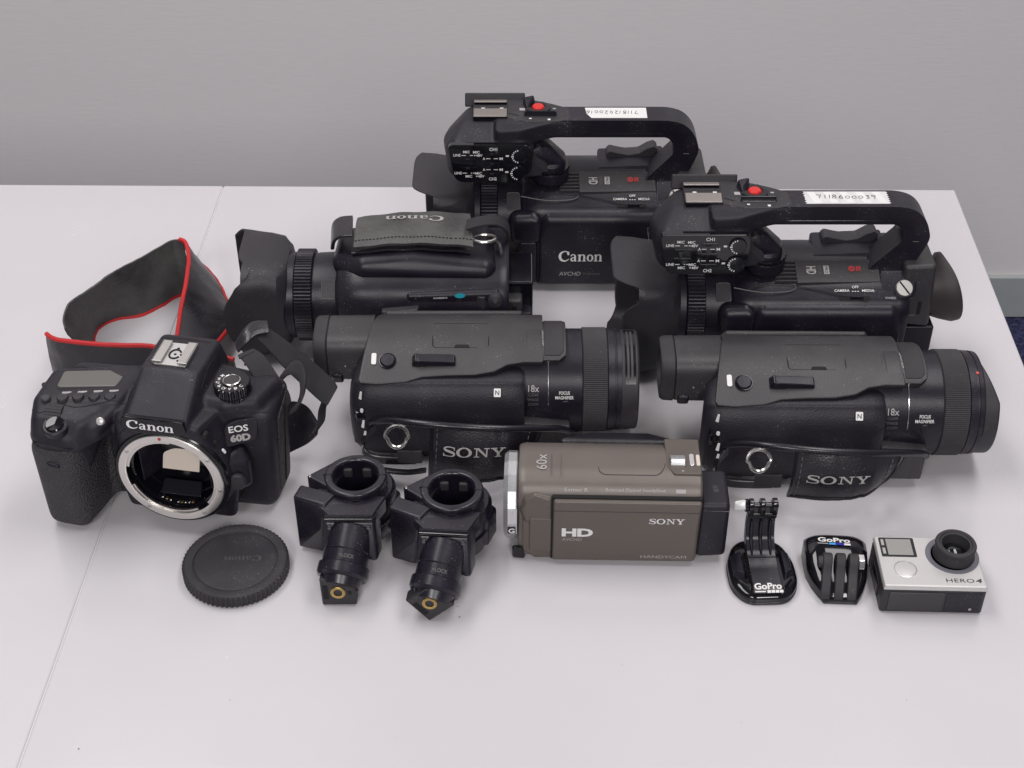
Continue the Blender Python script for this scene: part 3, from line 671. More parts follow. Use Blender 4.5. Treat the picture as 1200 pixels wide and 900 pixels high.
# ------------------------------------------------------------------ large black camcorders showing the strap side
def large_camcorder(label, loc, rz, slant, scale=None, ty=.38):
    t = thing('camcorder', label, 'camcorder', loc, rz, group='black camcorders with hand straps and lens to the right', scale=scale)
    # grip half
    pr = spline([(24, 3), (31, 9), (33, 30), (32, 56), (12, 66), (-27, 62.6), (-34.5, 57.5), (-39.5, 46), (-40.5, 27), (-37, 10), (-28, 2.4), (0, 1.5)], 72, True)
    pr = [(p[0], p[1]) for p in pr]
    def sec(x, k, c=(-4, 36), sk=0): return [(x + sk*(y-c[0])*.12, c[0]+(y-c[0])*k, c[1]+(z-c[1])*k) for y, z in pr]
    mb = MB(); mb.loft([sec(x, k, sk=s_) for x, k, s_ in ((-71.5, .70, 1), (-71, .78, 1), (-69, .87, 1), (-65.5, .94, 1), (-60, .985, .6), (-52, 1, 0), (-20, 1, 0), (10, 1, 0), (24, .995, 0), (30, .97, 0), (32.6, .93, 0))])
    body = obj('body', mb, 'grain', t, smooth=50)  # darker than the top cover, shade of the side painted in
    # upper shell, its lower lip waving along the side
    def shell(x, ly, lz, k=1.):
        P = round_poly([(31.8, 44), (32, 61, 6), (26, 71, 8), (12, 75.6, 10), (-8, 74, 14), (ly, lz, 1.2), (ly+2.5, lz-4, 1), (0, 55)], 2, 6)
        return [(x+(y-14)*(.15 if x < -40 else 0), 8+(y-8)*k, 56+(z-56)*k) for y, z in P]
    mb = MB(); mb.loft([shell(x, ly, lz, k) for x, ly, lz, k in ((-62.2, -33.2, 62.2, .93), (-61.8, -33.4, 62, .97), (-60.5, -34, 61.4, 1), (-50, -34.4, 60.6, 1), (-40, -33.4, 61.6, 1), (-30, -31, 63.6, 1), (-15, -30.4, 64.3, 1),
         (2, -30.2, 64.6, 1), (14, -28.6, 66, 1), (22, -25, 68.4, 1), (32, -23.6, 69.4, 1), (43.4, -23.6, 69.4, 1), (44.2, -23.4, 69.2, .985))])
    cov = obj('top_cover', mb, 'shell', t, smooth=34)
    def sz(y):                                   # height of the top cover
        P = [(32, 61), (26, 70), (12, 75.2), (-8, 73.6), (-31, 63.4)]
        for (a, b), (c_, d) in zip(P[:-1], P[1:]):
            if c_ <= y <= a: return d+(b-d)*(y-c_)/(a-c_)
        return 62
    # battery door with finger notch
    mb = MB(); ol = round_poly([(-24.5, 9), (10.5, 9), (10.5, -12), (-24, -12)], 2.5, 4)
    ol = ol+[ol[0]]; dense = []
    for a, b in zip(ol[:-1], ol[1:]):
        for k in range(6): dense.append((a[0]+(b[0]-a[0])*k/6, a[1]+(b[1]-a[1])*k/6))
    mb.tube([(x, y, sz(y)-.02) for x, y in dense], .3, 6, closed=True); dn = obj('door_seam', mb, 'void', cov)
    F = frame((-6, -11.6, 72.1), (1, 0, 0), (0, -.36, .93))
    mb = MB(); mb.prism(round_poly([(-5, -.6), (5, -.6), (4, 1.6), (-4, 1.6)], .7), -1, .35, 'xy', T=F); obj('door_notch', mb, 'void', cov)
    word('door_mark', 'i', 1.4, 4, flat((-6.5, 0, 74.4), (1, 0, 0), (0, -.08, 1)), 'inkdim', cov)
    # far side screen edge
    mb = MB(); mb.hull([(-55, 36, 63.4, 2.2), (30, 36, 63.4, 2.2), (-55, 34.6, 12, 2.2), (30, 34.6, 12, 2.2), (-58.6, 36, 60, 2), (-58.6, 35, 20, 2)]); obj('screen_panel', mb, 'shell', t)
    word('small_print', '4.0-1080 HD  Carl Zeiss', 32, 1.6, flat((5, 34.5, 65.62), (1, 0, 0), (0, -.02, 1)), 'inkdim', cov)
    # buttons on the sloping lip
    nb = (0, -.40, .92)
    F = frame((-51.5, -20.6, 68.3), (1, 0, 0), nb)
    mb = MB(); mb.lathe([(-1, 5.4), (.3, 5.3), (.35, 4.9), (-.2, 4.8)], 'z', n=40, cap1=False, T=F); rg = obj('button_ring', mb, 'gloss', t)
    mb = MB(); mb.lathe([(-1, 4.6), (.9, 4.5), (1.5, 3.9), (1.6, .01)], 'z', n=36, cap1=False, T=F); obj('photo_button', mb, 'satin', rg)
    F = frame((-60, -19, 68.9), (1, 0, 0), nb)
    mb = MB(); mb.prism(round_poly([(-1.5, -4.2), (1.5, -4.2), (1.5, 3.6), (-1.5, 3.6)], 1.1), -.6, .3, 'xy', T=F); obj('photo_mark', mb, 'ink', t)
    F = frame((-22.5, -20.5, 68.2), (1, 0, 0), nb)
    mb = MB(); mb.prism(round_poly([(-14, -4.2), (14, -4.6), (14, 3.2), (-14, 3.6)], 1), -1, .15, 'xy', T=F); zr = obj('zoom_recess', mb, 'void', t)
    mb = MB(); mb.hull([(-11.6, -3.2, 1, .8), (12, -3.2, 1, .8), (-11.6, 2.2, 1, .8), (12, 2.2, 1, .8), (-11, -2.6, 3.8, .8), (-8, -2.4, 4.2, .8), (11.6, -2.6, 2.6, .8), (-11, 2, 3.6, .8), (11.6, 2, 2.6, .8), (2, 0, 2.2, .8)], T=F); obj('zoom_lever', mb, 'satin', zr)
    mb = MB(); mb.hull([(-13, -2.6, .6, .7), (-13, 2.6, .6, .7), (-11.4, -2.4, 4.2, .8), (-11.4, 2.2, 4, .8)], T=F); obj('zoom_lever_end', mb, 'gloss', zr)
    F = frame((16, -37.6, 56.6), (1, 0, -.02), (0, -.74, .67))
    mb = MB(); mb.prism(round_poly([(-2.1, -2.6), (2.1, -2.6), (2.1, 2.6), (-2.1, 2.6)], .5), -1, .3, 'xy', T=F); nm = obj('contact_mark', mb, 'ink', t)
    word('contact_letter', 'N', 2.5, 2.9, lambda a, b, l: tuple(F @ V((a, b, .3+l))), 'inkdark', nm, .02)
    # eyepiece
    def rr(x, hy, hz, r, c=(9.5, 56.4), s=0): return [(x+s*(z-c[1]), c[0]+a, c[1]+b) for a, b in round_poly([(-hy, -hz), (hy, -hz), (hy, hz), (-hy, hz)], r, 6) for z in (c[1]+b,)]
    mb = MB(); mb.loft([rr(x, h, g, r) for x, h, g, r in ((-62, 18.2, 16.8, 11), (-88, 18.0, 16.6, 11), (-90.3, 17.8, 16.4, 11), (-90.6, 17.2, 15.8, 11))]); ep = obj('viewfinder', mb, 'shell', t)
    mb = MB(); mb.loft([rr(x, h, g, 11) for x, h, g in ((-90.7, 17.3, 16), (-91.4, 18.1, 16.8), (-97.5, 17.7, 16.6), (-99.3, 16.6, 15.6), (-99.5, 13.4, 12.6), (-95, 11.4, 10.8))], cap0=False); obj('eyecup', mb, 'rubber', ep)
    mb = MB(); mb.hull([(-87, -8, 47, 1.6), (-83, -8, 47, 1.6), (-87, -6, 42, 1.6), (-83, -6, 42, 1.6)]); obj('focus_dial', mb, 'satin', ep)
    mb = MB(); mb.lathe([(-.2, .55), (.1, .5)], 'y', (-79.5, -8.6, 55), 10); obj('rivet', mb, 'inkgrey', ep)
    # mode dial and marks at the rear of the grip
    mb = MB(); mb.lathe([(-72, 10.4), (-71, 12), (-66, 12.4), (-62, 11)], 'x', (0, -27, 38), 40, rad=lambda i, q: .25*math.cos(20*q)); dl = obj('mode_dial', mb, 'gloss', t)
    for k, (yy, zz) in enumerate(((-38, 55), (-41.6, 46), (-43.5, 37), (-43, 28))):
        F = frame((-66.8+.5*k, yy+.4, zz), (1, -.5, 0), (-.62, -.75, .2))
        mb = MB(); mb.prism(round_poly([(-1.2, -2.6), (.9, -2.6), (.9, 2.6), (-.4, 2.6)], .3) if k != 1 else round_poly([(-1.1, -1.3), (1.1, -1.3), (1.1, 1.3), (-1.1, 1.3)], .9), 1.0, 1.5, 'xy', T=F); obj('mode_mark', mb, 'ink', dl)
    mb = MB(); mb.rbox(-74.2, -66, -36, -16, 14, 28, 2); obj('rear_jack_cover', mb, 'shell', t)
    # lens
    mb = MB(); mb.lathe([(24, 31.6), (33, 32.4), (68.4, 32.4), (69, 31.8)], 'x', (0, 0, 38), 96); bar = obj('lens_barrel', mb, 'satin', t, smooth=30)
    mb = MB(); mb.lathe([(68.6, 32.0), (69.4, 33.2), (84, 33.2), (84.7, 32.2)], 'x', (0, 0, 38), 320, rad=lambda i, q: 0 if i % 2 else -.38); obj('focus_ring', mb, 'rubber', bar, smooth=24)
    mb = MB(); mb.lathe([(84.4, 31.6), (84.9, 32.7), (89, 32.5), (89.2, 31.9), (90.2, 31.9), (90.4, 32.4), (93, 32.2), (93.3, 31)], 'x', (0, 0, 38), 96); obj('front_ring', mb, 'satin', bar, smooth=30)
    n = 96
    def fx(q):                                   # front edge of the hood: cut back over the top
        a = math.degrees(math.atan2(math.sin(q), math.cos(q)))   # 0 = +y, 90 = up
        if not slant: return 103.8
        return 102.2-10.5*max(0, math.cos(R(a-53)))
    def hr(r, x=None, inset=0): return [((x if x is not None else fx(2*math.pi*i/n)-inset), r*math.cos(2*math.pi*i/n), 38+r*math.sin(2*math.pi*i/n)) for i in range(n)]
    mb = MB(); mb.loft([hr(31.2, 92.8), hr(31.6, 93.1), hr(31.6, None, 1.0), hr(30.9, None, 0), hr(29.2, None, 0), hr(28.4, None, 1.5), hr(27.6, 92.9)]); hood = obj('lens_hood', mb, 'matte', t, smooth=30)
    mb = MB(); mb.lathe([(93.6, 28), (94, 27), (93.5, .01)], 'x', (0, 0, 38), 64, cap1=False); obj('lens_cap', mb, 'satin', hood)
    if slant:
        mb = MB(); mb.tube([(93.4, 31.75*math.cos(R(a)), 38+31.75*math.sin(R(a))) for a in range(50, 186, 6)], .3, 6); mb2 = MB(); obj('hood_seam', mb, 'void', hood)
        mb = MB(); mb.lathe([(-.3, 1.0), (.25, .9)], 'z', n=14, T=frame((89.8, 32.2*math.cos(R(108)), 38+32.2*math.sin(R(108))), (1, 0, 0), (0, math.cos(R(108)), math.sin(R(108))))); obj('index_dot', mb, 'red', bar)
    else:
        def patch(x0, x1, a0, a1, r0, r1): return [[(x0+(x1-x0)*i/2, -r0*math.sin(R(a0+(a1-a0)*j/10)), 38+r0*math.cos(R(a0+(a1-a0)*j/10))) for i in range(3)] for j in range(11)]
        def pn(a0, a1, h): return [[(0, -h*math.sin(R(a0+(a1-a0)*j/10)), h*math.cos(R(a0+(a1-a0)*j/10))) for i in range(3)] for j in range(11)]
        mb = MB(); mb.slab(patch(95, 101.6, -22, 58, 31.2, 0), pn(-22, 58, .9)); fr = obj('hood_latch', mb, 'gloss', hood)
        for xs in (96.2, 98.6):
            mb = MB(); mb.slab(patch(xs, xs+1.4, -16, 52, 32.0, 0), pn(-16, 52, .3)); obj('latch_slot', mb, 'shell', fr)
    # cover plate of the accessory shoe wrapped over the lens
    def cyl(x0, x1, a0, a1, r, rad, h, nx=10, na=14):
        P, Nn = [], []
        for j in range(na+1):
            a = a0+(a1-a0)*j/na; row = []; nr = []
            d = min(1, (na-j)/na*(a1-a0)/57.3*r/rad) if rad else 1
            ins = rad*(1-math.sqrt(max(0, 1-(1-d)**2))) if rad else 0
            for i in range(nx+1):
                x = x0+(x1-ins-x0)*i/nx
                row.append((x, -r*math.sin(R(a)), 38+r*math.cos(R(a)))); nr.append((0, -h*math.sin(R(a)), h*math.cos(R(a))))
            P.append(row); Nn.append(nr)
        return P, Nn
    P, Nn = cyl(32, 58.6, -48, 34, 31.5, 4.5, 5.2); mb = MB(); mb.slab(P, Nn); sh = obj('shoe_housing', mb, 'shell', t, bevel=.6)
    P, Nn = cyl(45, 57.0, -40, 29, 36.2, 2.5, 1.0); mb = MB(); mb.slab(P, Nn); obj('shoe_cover', mb, 'rubber', sh, bevel=.4)
    P, Nn = cyl(34.2, 43.0, -40, 33, 36.0, 0, 1.1); mb = MB(); mb.slab(P, Nn); obj('shoe_band', mb, 'shell', sh, bevel=.3)
    word('small_print', 'Multi Interface', 13, 1.3, lambda a, b, l: on_tube(44.2, 8, 36.9, 38)(b, a, l), 'inkgrey', sh, rot=0)
    mb = MB(); mb.tube([(47.4, -32.6*math.sin(R(a)), 38+32.6*math.cos(R(a))) for a in range(34, 84, 4)], .5, 6, flat=.7); obj('bright_line', mb, 'chrome', bar)
    zz = on_tube(38.3, 70, 32.6, 38)
    word('zoom_lettering', '18x', 6.8, 4.4, on_tube(38.4, 62.5, 32.5, 38), 'inkgrey', bar, .01)
    for k, s_ in enumerate(('CLEAR', 'IMAGE', 'ZOOM')): word('zoom_lettering', s_, 6.4, 1.9, on_tube(38.2, 69.5+5.6*k, 32.5, 38), 'inkdim', bar)
    word('focus_lettering', 'FOCUS', 6.6, 2.2, on_tube(57.4, 67.5, 32.5, 38), 'ink', bar, .02)
    word('focus_lettering', 'MAGNIFIER', 11.4, 2.2, on_tube(57.4, 72.8, 32.5, 38), 'ink', bar, .02)
    a = R(82); mb = MB(); mb.lathe([(-1, 3.3), (.2, 3.3), (.3, 3.0), (.9, 2.7), (1.0, .01)], 'z', n=28, cap1=False, T=frame((58.3, -32.2*math.sin(a), 38+32.2*math.cos(a)), (1, 0, 0), (0, -math.sin(a), math.cos(a)))); obj('focus_button', mb, 'satin', bar, smooth=30)
    # strap bracket under the lens
    mb = MB(); mb.hull([(33, -38, 32, 1.2), (60, -36, 28.6, 1.2), (33, -22, 33, 1), (60, -20, 29, 1), (33, -38, 9, 1.2), (59, -37, 8, 1.2), (33, -20, 5, 1), (59, -18, 5, 1)]); obj('strap_bracket', mb, 'shell', t)
    mb = MB(); mb.hull([(-30, -30, 3, 2.8), (46, -24, 3, 2.8), (-30, 24, 3, 2.8), (46, 20, 3, 2.8)]); obj('base_plate', mb, 'matte', t)
    # hand strap
    top = spline([(-62, -38, 34), (-52, -47, 43), (-38, -56, 49), (-12, -61, 50), (18, -59, 46.5), (40, -51, 40), (54, -43, 33), (60, -37, 26)], 40)
    def at(x): return min(top, key=lambda p: abs(p[0]-x))
    Tt, Nn = [], []
    xs = [-23+66*i/20 for i in range(21)]
    for j in range(10):
        u = j/9; row, nr = [], []
        for i, x in enumerate(xs):
            p = at(x); e = (i/20-.5)*2
            y = p[1]-8.5*math.sin(u*2.2)*(1-.3*e*e)+1.5*u*u-.4*math.sin(7*u+x*.12); z = p[2]*(1-u)+((18.0 if slant else 12.0)-.5*e*e)*u
            row.append((x-2.5*u-10*u*max(0, e)**2, y, z)); nr.append((0, -1.7, .5*(1-2*u)))
        Tt.append(row); Nn.append(nr)
    mb = MB(); mb.slab(Tt, Nn); pad = obj('hand_strap', mb, 'leather', t, smooth=50)
    off = lambda r, i: tuple(V(Tt[r][i])+V(Nn[r][i]))
    edge = [off(0, i) for i in range(21)]; bot = [off(9, i) for i in range(21)]
    mb = MB(); mb.tube([(x, y-1.6, z+.8) for x, y, z in top], [2.3]*40, 10); obj('strap_piping', mb, 'piping', pad)
    mb = MB(); mb.tube([off(j, 0) for j in range(10)]+bot[1:-1]+[off(9-j, 20) for j in range(10)], 1.2, 7); obj('strap_edge', mb, 'piping', pad)
    for i0 in (1, 18):
        for j in range(9):
            if j % 1 == 0:
                a_, b_ = V(off(j, i0)), V(off(j+1, i0)); mb = MB() if j == 0 else mb
                q0, q1 = a_.lerp(b_, .15), a_.lerp(b_, .75); n_ = V((0, -.25, .05)); mb.tube([tuple(q0+n_), tuple(q1+n_)], .32, 5)
        obj('stitching', mb, 'inkdim', pad, kind='stuff')
    def padmap(a, b, l):                         # print on the pad: u along the strap, v up it
        fi = (a+3.5+23)/66*20; fj = (ty-b/44)*9; i = max(0, min(19, int(fi))); j = max(0, min(8, int(fj))); u, v_ = fi-i, fj-j
        p = V(off(j, i)).lerp(V(off(j, i+1)), u).lerp(V(off(j+1, i)).lerp(V(off(j+1, i+1)), u), v_)
        return tuple(p+V((0, -.15-l, .05)))
    printed('maker_lettering', slab_word(), 38, 7.6, padmap, 'inkgrey', pad)
    # rear loop, ring, webbing
    lp = spline([(-60, -40, 33), (-66, -44, 27), (-67, -47, 20), (-60, -51, 17), (-46, -55, 19), (-34, -58, 22)], 24)
    mb = MB(); mb.ribbon([(x, y, z+1.2) for x, y, z in lp], [(x, y+.5, z-5) for x, y, z in lp], 2.2); obj('strap_loop', mb, 'piping', pad)
    mb = MB(); mb.ribbon(spline([(-30, -62, 31), (-36, -61, 30), (-45, -57, 27)], 10), spline([(-30, -63, 22), (-36, -62, 21), (-45, -58, 18)], 10), 1.6); obj('webbing_strap', mb, 'webbing', pad)
    if not slant:
        mb = MB(); mb.tube(spline([(-28, -64, 17), (-40, -62, 13.5), (-55, -57, 11)], 14), 2.5, 8, flat=.5); obj('strap_end', mb, 'leather', pad)
    rg = []
    for k in range(28):
        q = 2*math.pi*k/28; sx = 7.0*math.cos(q); sy = 6.8*math.sin(q)
        if sy < 0: sx *= .82
        rg.append((-44.5+sx, -60.5+.5*sy, 41+sy*.85))
    mb = MB(); mb.tube(rg, 1.25, 8, closed=True); obj('ring', mb, 'steel', pad)
large_camcorder('large black camcorder between reflex camera and bronze camcorder, lens close to the table centre', (-25, 750, 0), 0, False)
large_camcorder('large black camcorder at the right edge with slanted hood and dangling strap', (192.2, 727.5, 0), -.6, True, (1.012, 1, 1), .50)

# ------------------------------------------------------------------ camcorders with the wide hood (two upright with handle, one on its side)
def hooded_camcorder(label, loc, rx=0, handle=None, upright=True):
    t = thing('camcorder', label, 'camcorder', loc, 0, rx, group='black camcorders with wide hoods pointing left')
    ZC = 45
    # hood: four flaps with notched corners
    n = 160; HR = 0 if upright else 8
    def hoodring(x, hy, hz, r, f=0., zc=43):
        P = round_poly([(-hy, -hz), (hy, -hz), (hy, hz), (-hy, hz)], r, 8)
        P = P+[P[0]]; L_ = [0]
        for a, b in zip(P[:-1], P[1:]): L_.append(L_[-1]+math.hypot(b[0]-a[0], b[1]-a[1]))
        out = []
        for i in range(n):
            d = L_[-1]*i/n; k = max(q for q in range(len(P)-1) if L_[q] <= d); u = (d-L_[k])/max(1e-6, L_[k+1]-L_[k])
            y, z = P[k][0]+(P[k+1][0]-P[k][0])*u, P[k][1]+(P[k+1][1]-P[k][1])*u
            ph = math.atan2(z/hz, y/hy); nt = abs(math.sin(2*ph))**(14 if upright else 4)*((1.0 if y < 0 else .12) if upright else (0. if y > 0 and z < 0 else 1.))
            xx = x+f*((6 if upright else 9)*min(1, max(0, (abs(math.cos(ph))-.6)/.2))+(16 if upright else 11)*nt)
            out.append((xx+(0 if upright else 2.6*f), y, zc+z))
        return out
    mb = MB(); mb.loft([hoodring(-45, 27, 27, 22), hoodring(-46, 29.5, 29, 21), hoodring(-51, 32.8, 31.6, 16), hoodring(-60, 35, 33.2, 10+HR), hoodring(-74, 35.6, 34, 7+HR), hoodring(-89.2, 35.8, 34.4, 6+HR, 1), hoodring(-90, 35.1, 33.7, 6+HR, 1), hoodring(-89.2, 34, 32.8, 5.5+HR, 1), hoodring(-62, 32.8, 31.8, 8+HR), hoodring(-53, 30, 28.5, 12)], cap1=True)
    hood = obj('lens_hood', mb, 'matte', t, smooth=34)
    mb = MB(); mb.box(-53.6, -52.9, -24, 24, 28, 62); obj('lens_shutter', mb, 'gloss', hood)
    mb = MB(); mb.lathe([(-50, 27), (-46.5, 29.4), (-41.4, 29.4), (-41, 28.4), (-28, 28.4), (-26, 29), (-6, 30), (0, 28)], 'x', (0, 0, ZC), 96); bar = obj('lens_barrel', mb, 'satin', t, smooth=30)
    def rib(i, q): return 0 if i % 6 in (0, 1, 2) else (-1.1 if i % 6 in (4,) else -.8)
    mb = MB(); mb.lathe([(-41, 29.4), (-40.3, 31.6), (-29.3, 31.6), (-28.6, 29.6)], 'x', (0, 0, ZC), 84*6, rad=rib); obj('focus_ring', mb, 'satin', bar, smooth=20)
    for a in (43, -41):
        ca, sa = math.cos(R(a)), -math.sin(R(a)); F = frame((-17.5, 29.4*sa, ZC+29.4*ca), (1, 0, 0), (0, sa, ca))
        mb = MB(); mb.prism(round_poly([(-4.4, -6.2), (4.4, -6.2), (4.4, 6.2), (-4.4, 6.2)], 1.5), -2.5, .9, 'xy', T=F); tb = obj('lens_tab', mb, 'matte', bar, bevel=.5)
        mb = MB(); mb.tube([(*p, .95) for p in round_poly([(-4.4, -6.2), (4.4, -6.2), (4.4, 6.2), (-4.4, 6.2)], 1.5)], .25, 5, closed=True, T=F); obj('tab_outline', mb, 'inkdim', tb)
    mb = MB(); mb.rbox(-14.6, -13.6, -5.5, 2, ZC+29.2, ZC+30.2, .3); obj('index_line', mb, 'red', bar)
    # main body
    pr = round_poly([(-34.5, 6, 3), (-35, 60, 5), (-32, 66.8, 3), (-22, 75.2, 4), (-5, 80.8, 5), (8, 84, 8), (25, 80.5, 8), (35, 66, 8), (37.5, 42, 8), (34, 12, 6), (27, 3, 3), (-29, 3, 3)], 4, 5)
    def sec(x, k, dz=0): return [(x, 1+(y-1)*k, 45+(z-45)*k+dz) for y, z in pr]
    mb = MB(); mb.loft([sec(x, k) for x, k in ((-13, .70), (-12, .80), (-9.5, .88), (-5, .945), (1, .985), (9, 1), (60, 1), (96, 1), (101, .985), (103, .95))])
    body = obj('body', mb, 'satin', t, smooth=34)
    mb = MB(); mb.tube(spline([(-4, -27.5, 68.6), (4, -24.6, 74.4), (20, -23.4, 75.4), (45, -27, 72.4), (75, -32.8, 67.4)], 30), .28, 5); obj('body_seam', mb, 'void', body)
    # screen on the viewer's side
    mb = MB(); mb.hull([(4, -35.2, 9, 2.6), (95.5, -35.2, 9, 2.6), (9.4, -28.9, 57.0, 9.0), (90, -28.9, 57, 9.0), (4, -31, 9, 2.4), (95.5, -31, 9, 2.4), (3, -36.6, 46, 1.2), (97, -36.6, 46, 1.2)], n=20)
    lcd = obj('screen_panel', mb, 'satin', t)
    mb = MB(); mb.hull([(-13, -29, 56, 8), (-4, -30.5, 57.5, 7.6), (-13, -30, 46, 7), (-6.5, -31, 44, 6.5), (-1.6, -33.4, 58.5, 4.6), (-1.6, -34, 46, 4)], n=24); obj('hinge_arm', mb, 'satin', t)
    mb = MB(); mb.rbox(-13.5, -.4, -37.2, -28, 8, 42.6, 2); hb = obj('hinge_block', mb, 'satin', t)
    mb = MB(); mb.box(-.4, 1.2, -34, -28, 6, 64); obj('hinge_gap', mb, 'void', t)
    fm = lambda x, z: (lambda a, b, l: (x+a, -37.82-l, z+b))
    printed('maker_lettering', script_word(), 31.5, 9.2, fm(31, 31.4), 'ink', lcd)
    word('format_lettering', 'AVCHD', 15.6, 3.4, fm(23.6, 16.4), 'inkgrey', lcd, 0, shear=.15)
    word('format_lettering', 'Progressive', 12, 2.4, fm(39.6, 16.2), 'inkdim', lcd, 0)
    # power switch on the shoulder
    mp = flat((66, -27.9, 71.5), (1, 0, 0), (0, -.66, .75))
    for s_, x, y, w_ in (('CAMERA', -7.5, 1.6, 9.8), ('MEDIA', 9.6, 1.6, 8.2), ('OFF', 1.2, 4.0, 4.4), ('...', 1.2, 1.1, 4.6)):
        word('switch_lettering', s_, w_, 1.7 if s_ != '...' else .6, lambda a, b, l, x=x, y=y: mp(a+x, b+y, l), 'ink', body, .012)
    for k, (s_, x) in enumerate((('POWERED', 90), ('IS', 88.6))):
        mq = flat((x, -30.5+.2*k, 69.3-1.9*k), (1, 0, 0), (0, -.62, .78)); word('switch_lettering', s_, 7 if k == 0 else 3, 1.5, mq, 'inkgrey', body, .01)
    F = frame((66, -29.6, 69.8), (1, 0, 0), (0, -.66, .75))
    mb = MB(); mb.prism(round_poly([(-9, -2.2), (11, -2.2), (11, .2), (-9, .2)], .8), -.5, .15, 'xy', T=F); sw = obj('switch_recess', mb, 'void', t)
    mb = MB(); mb.hull([(-2, -1.6, .3, .4), (6, -1.6, .3, .4), (-1, -.4, 1.6, .4), (5, -.4, 1.4, .4), (-2, -.2, .3, .4), (6, -.2, .3, .4)], T=F); obj('power_switch', mb, 'satin', sw)
    # grey belt with the sensor marks, ribs and zoom rocker
    def belt(x0, x1, y0, z0, y1, z1, h, nm, mt, **k):
        mb = MB(); mb.hull([(x0, y0, z0, .6), (x1, y0+2.2, z0-.6, .6), (x0, y1, z1, .6), (x1, y1, z1, .6), (x0, y0, z0-h, .6), (x1, y0+2, z0-h, .6), (x0, y1, z1-h, .6), (x1, y1, z1-h, .6)]); return obj(nm, mb, mt, t, **k)
    blt = belt(30, 84, -22.6, 76.2, -5.5, 82, 5, 'belt', 'shell')
    nb = V((0, -.32, .95)).normalized(); mq = flat((48, -13.5, 79.9), (1, 0, 0), nb)
    word('sensor_lettering', 'HD', 8.6, 6.0, lambda a, b, l: mq(b*1.05-8.4, -a*.75-.3, l), 'inkgrey', blt, .02, rot=0)
    word('sensor_lettering', 'CMOS', 7.4, 2.4, lambda a, b, l: mq(b-2.8, -a, l), 'inkdim', blt)
    p = Pen(); p.rect(0, 0, 1, 1); printed('sensor_mark', p.out(), 3.6, 7.0, lambda a, b, l: mq(a+1.6, b, l), 'inkgrey', blt)
    word('sensor_lettering', 'PRO', 5.8, 2.0, lambda a, b, l: mq(b+1.6, -a, l+.05), 'inkdark', blt, .02)
    p = Pen(); p.ring(0, 0, 1, 1, .6, .5); p.rect(-.3, -.35, .3, .35); printed('red_mark', p.out(), 4.4, 4.6, lambda a, b, l: mq(a+18.2, b+1, l), 'redink', blt)
    p = Pen(); p.rect(0, 0, .3, 1); p.rect(.5, .2, .9, 1); p.rect(.5, 0, .9, .12); printed('red_mark', p.out(), 2.8, 4.2, lambda a, b, l: mq(a+22.6, b+1, l), 'redink', blt)
    for k in range(6):
        y = -21.6+3.1*k; z = 76.6+.98*k
        mb = MB(); mb.hull([(16+.4*k, y, z, .8), (29, y, z, .8), (16+.4*k, y+.7, z-3, .8), (29, y+.7, z-3, .8)], 8); obj('grip_rib', mb, 'shell', t)
    before = set(t.children)
    mb = MB(); mb.hull([(17, -3.5, 82, 1), (44, -3.5, 82.6, 1), (20, 14, 86, 1), (42, 16, 86.6, 1), (20, 14, 76, 1), (44, 16, 76, 1), (38, 4, 85.4, 1)]); upper = obj('mic_cover', mb, 'shell', t)
    for k in range(5):
        y = -1.5+3.3*k; z = 83.6+.75*k; mb = MB(); mb.tube([(20, y, z), (36, y, z+.3), (40, y+2, z+.6)], .45, 6); obj('cover_rib', mb, 'matte', upper)
    if upright: mb = MB(); mb.hull([(46, -4, 81.6, 1.2), (88, -4, 82, 1.2), (44, 1, 86.4, 1.4), (90, 2, 88, 1.4), (46, 24, 88, 2), (90, 26, 89, 2), (46, 24, 76, 2), (90, 26, 74, 2), (44, 0, 76, 1)])
    else: mb = MB(); mb.hull([(40, 2, 79.5, 2), (92, 2, 79.5, 2), (38, 22, 78.6, 3), (94, 24, 78.4, 3), (40, 24, 70, 2), (94, 26, 70, 2)])
    zb = obj('zoom_base', mb, 'satin', t)
    prf = [(50, 87), (50.4, 92.4)] and [(50, 87), (50.4, 92.4), (52.6, 94.2), (58, 92.8), (66, 91.2), (74, 92.6), (80, 96.6), (84.4, 98.2), (87, 95.8), (87.6, 88)]
    if not upright: prf = [(x*.5+44, 79+(z-87)*.36) for x, z in prf]
    mb = MB(); mb.prism(round_poly(prf, 1.0), 13, 23.5, 'xz'); obj('zoom_rocker', mb, 'matte', t, bevel=.8)
    mq2 = flat((70, 6.5, 88.25), (1, .03, .03), (0, -.08, 1)) if upright else flat((66, 21, 81.75), (1, .05, 0), (0, .02, 1))
    word('zoom_lettering', 'POWERED IS', 9, 1.3, lambda a, b, l: mq2(a-8, b+2, l), 'ink', zb, .015)
    p = Pen(); p.disc(0, 0, 1, .55); printed('teal_mark', p.out(), 7.0, 3.8, lambda a, b, l: mq2(a+5.0, b+3.2, l), 'cyan' if not upright else 'teal', zb)
    mb = MB(); mb.lathe([(-1, 3.4), (.4, 3.2), (.6, 2.6), (.65, .01)], 'z', n=24, cap1=False, T=frame((70, 3.5, 87.5 if upright else 81), (1, 0, 0), (0, -.25, 1))); obj('mode_button', mb, 'matte', zb)
    if upright:
        for o_ in set(t.children)-before: o_.location.z -= 5.2*S
    mb = MB(); mb.lathe([(60, 0.1), (62, 4.6), (80, 5.2), (84, 4.6), (86, .1)], 'z', (94, 21, 0), 24, cap0=False, cap1=False); obj('rear_post', mb, 'matte', t, smooth=50)
    # hand grip and strap on the far side
    mb = MB(); mb.hull([(-4, 30, 26, 10), (-5, 31, 52, 10), (84, 32, 26, 10), (86, 32, 62.5, 9), (8, 34, 61.5, 9.5), (0, 24, 20, 8), (84, 24, 20, 8), (40, 36, 60, 9.5)], n=24); grip = obj('grip', mb, 'satin', t)
